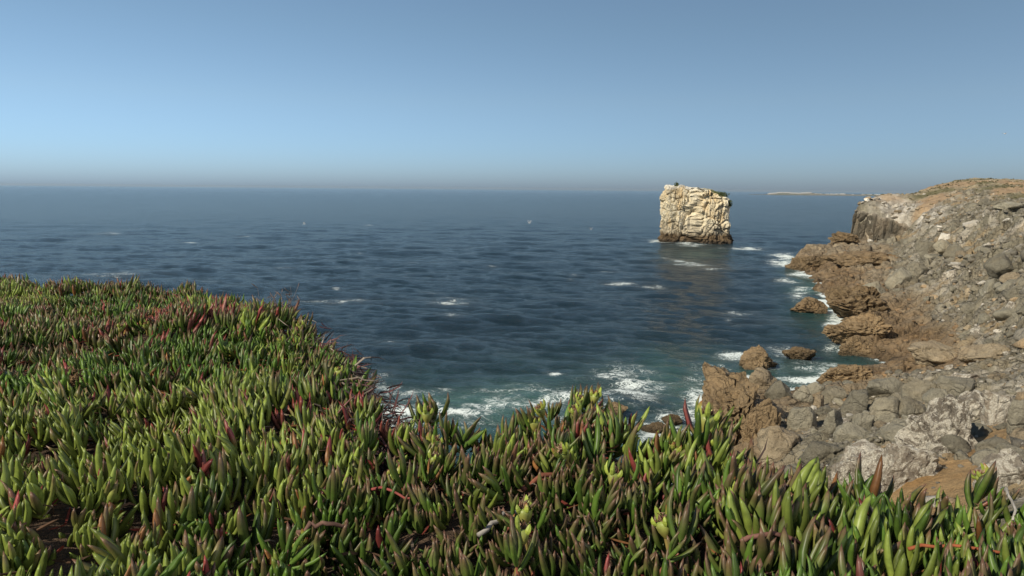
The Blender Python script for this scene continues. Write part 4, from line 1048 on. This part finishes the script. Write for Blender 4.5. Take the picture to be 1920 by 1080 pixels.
# ------------------------------------------------------------------ gulls
def gull(px, py, d, lab, span=1.3, rz=0., flap=.35):
    x, y, z = onr(px, py, d); root = bpy.data.objects.new('gull', None); COL.objects.link(root); root.location = (float(x), float(y), float(z)); root.rotation_euler.z = rz
    root['label'] = lab; root['category'] = 'gull'; root['group'] = 'gulls flying over the sea'
    s = span/1.3
    V, Fc = ICO[2]; body = V.copy(); body[:, 0] *= .30*s; body[:, 1] *= .07*s; body[:, 2] *= .075*s; body[:, 0] += 0
    tp = np.clip((-body[:, 0]/(.30*s)), 0, 1); body[:, 1] *= 1-.5*tp; body[:, 2] *= 1-.7*tp
    Mw = plain('gull_white', (.80, .80, .78)) if 'gull_white' not in bpy.data.materials else bpy.data.materials['gull_white']
    Mg = plain('gull_grey', (.38, .40, .43)) if 'gull_grey' not in bpy.data.materials else bpy.data.materials['gull_grey']
    put('body', mesh_np('body', body, [Fc]), Mw, root)
    hd = V*.055*s + np.array([.30*s, 0, .03*s]); put('head', mesh_np('head', hd, [Fc]), Mw, root)
    bk = np.array([(.34, -.012, .03), (.34, .012, .03), (.34, 0, .01), (.42, 0, .02)])*s
    put('beak', mesh_np('beak', bk, [np.array([(0, 1, 3), (1, 2, 3), (2, 0, 3), (0, 2, 1)])], smooth=False), plain('beak_yellow', (.7, .45, .08)), root)
    for sg in (-1, 1):
        pr_ = [(0, .13, -.10, 0), (.30, .12, -.08, flap*.42), (.62, -.04, -.13, flap*.25)]
        W_ = []
        for yy, xf, xb, zz_ in pr_:
            for xx in (xf, xb): W_ += [(xx*s, sg*yy*s, zz_*s+.010*s), (xx*s, sg*yy*s, zz_*s-.006*s)]
        W_ = np.array(W_); fs = []
        for j in range(2):
            o = j*4; fs += [(o, o+2, o+6, o+4), (o+1, o+5, o+7, o+3), (o, o+4, o+5, o+1), (o+2, o+3, o+7, o+6)]
        fs += [(0, 1, 3, 2), (8, 10, 11, 9)]
        put('wing', mesh_np('wing', W_, [np.array(fs)], smooth=False), Mg, root)
    tl = np.array([(-.25, -.03, .01), (-.25, .03, .01), (-.42, .07, .0), (-.42, -.07, .0), (-.25, -.03, -.01), (-.25, .03, -.01), (-.42, .07, -.006), (-.42, -.07, -.006)])*s
    put('tail', mesh_np('tail', tl, [np.array([(0, 1, 2, 3), (7, 6, 5, 4), (0, 3, 7, 4), (1, 5, 6, 2), (2, 6, 7, 3)])], smooth=False), Mw, root)
gull(570, 420, 170, 'white gull flying low over the sea left of centre', rz=.4, flap=.9)
gull(993, 418, 150, 'white gull flying over the middle of the sea', rz=2.2, flap=1.1)
gull(1108, 430, 180, 'white gull flying between centre and the sea stack', rz=.9, flap=1.0)
gull(1884, 251, 190, 'gull high in the sky above the hilltop', rz=.3, flap=.5)
gull(1862, 323, 300, 'distant gull just above the crest of the hill', rz=1., flap=.5)

# ------------------------------------------------------------------ haze
import bmesh
bm = bmesh.new(); bmesh.ops.create_cube(bm, size=1)
me = bpy.data.meshes.new('haze'); bm.to_mesh(me); bm.free()
hz = put('haze', me, None, kind='stuff', label='pale sea haze over the whole bay', category='haze')
hz.scale = (54000, 54000, 64); hz.location = (0, 0, 32-13.5)
hm = bpy.data.materials.new('haze_air'); hm.use_nodes = True; ht = hm.node_tree; ht.nodes.clear()
ho = ht.nodes.new('ShaderNodeOutputMaterial'); hv = ht.nodes.new('ShaderNodeVolumePrincipled')
hv.inputs['Density'].default_value = 2.3e-5; hv.inputs['Color'].default_value = (.52, .62, .68, 1); hv.inputs['Anisotropy'].default_value = .1
ht.links.new(hv.outputs[0], ho.inputs['Volume']); me.materials.append(hm)
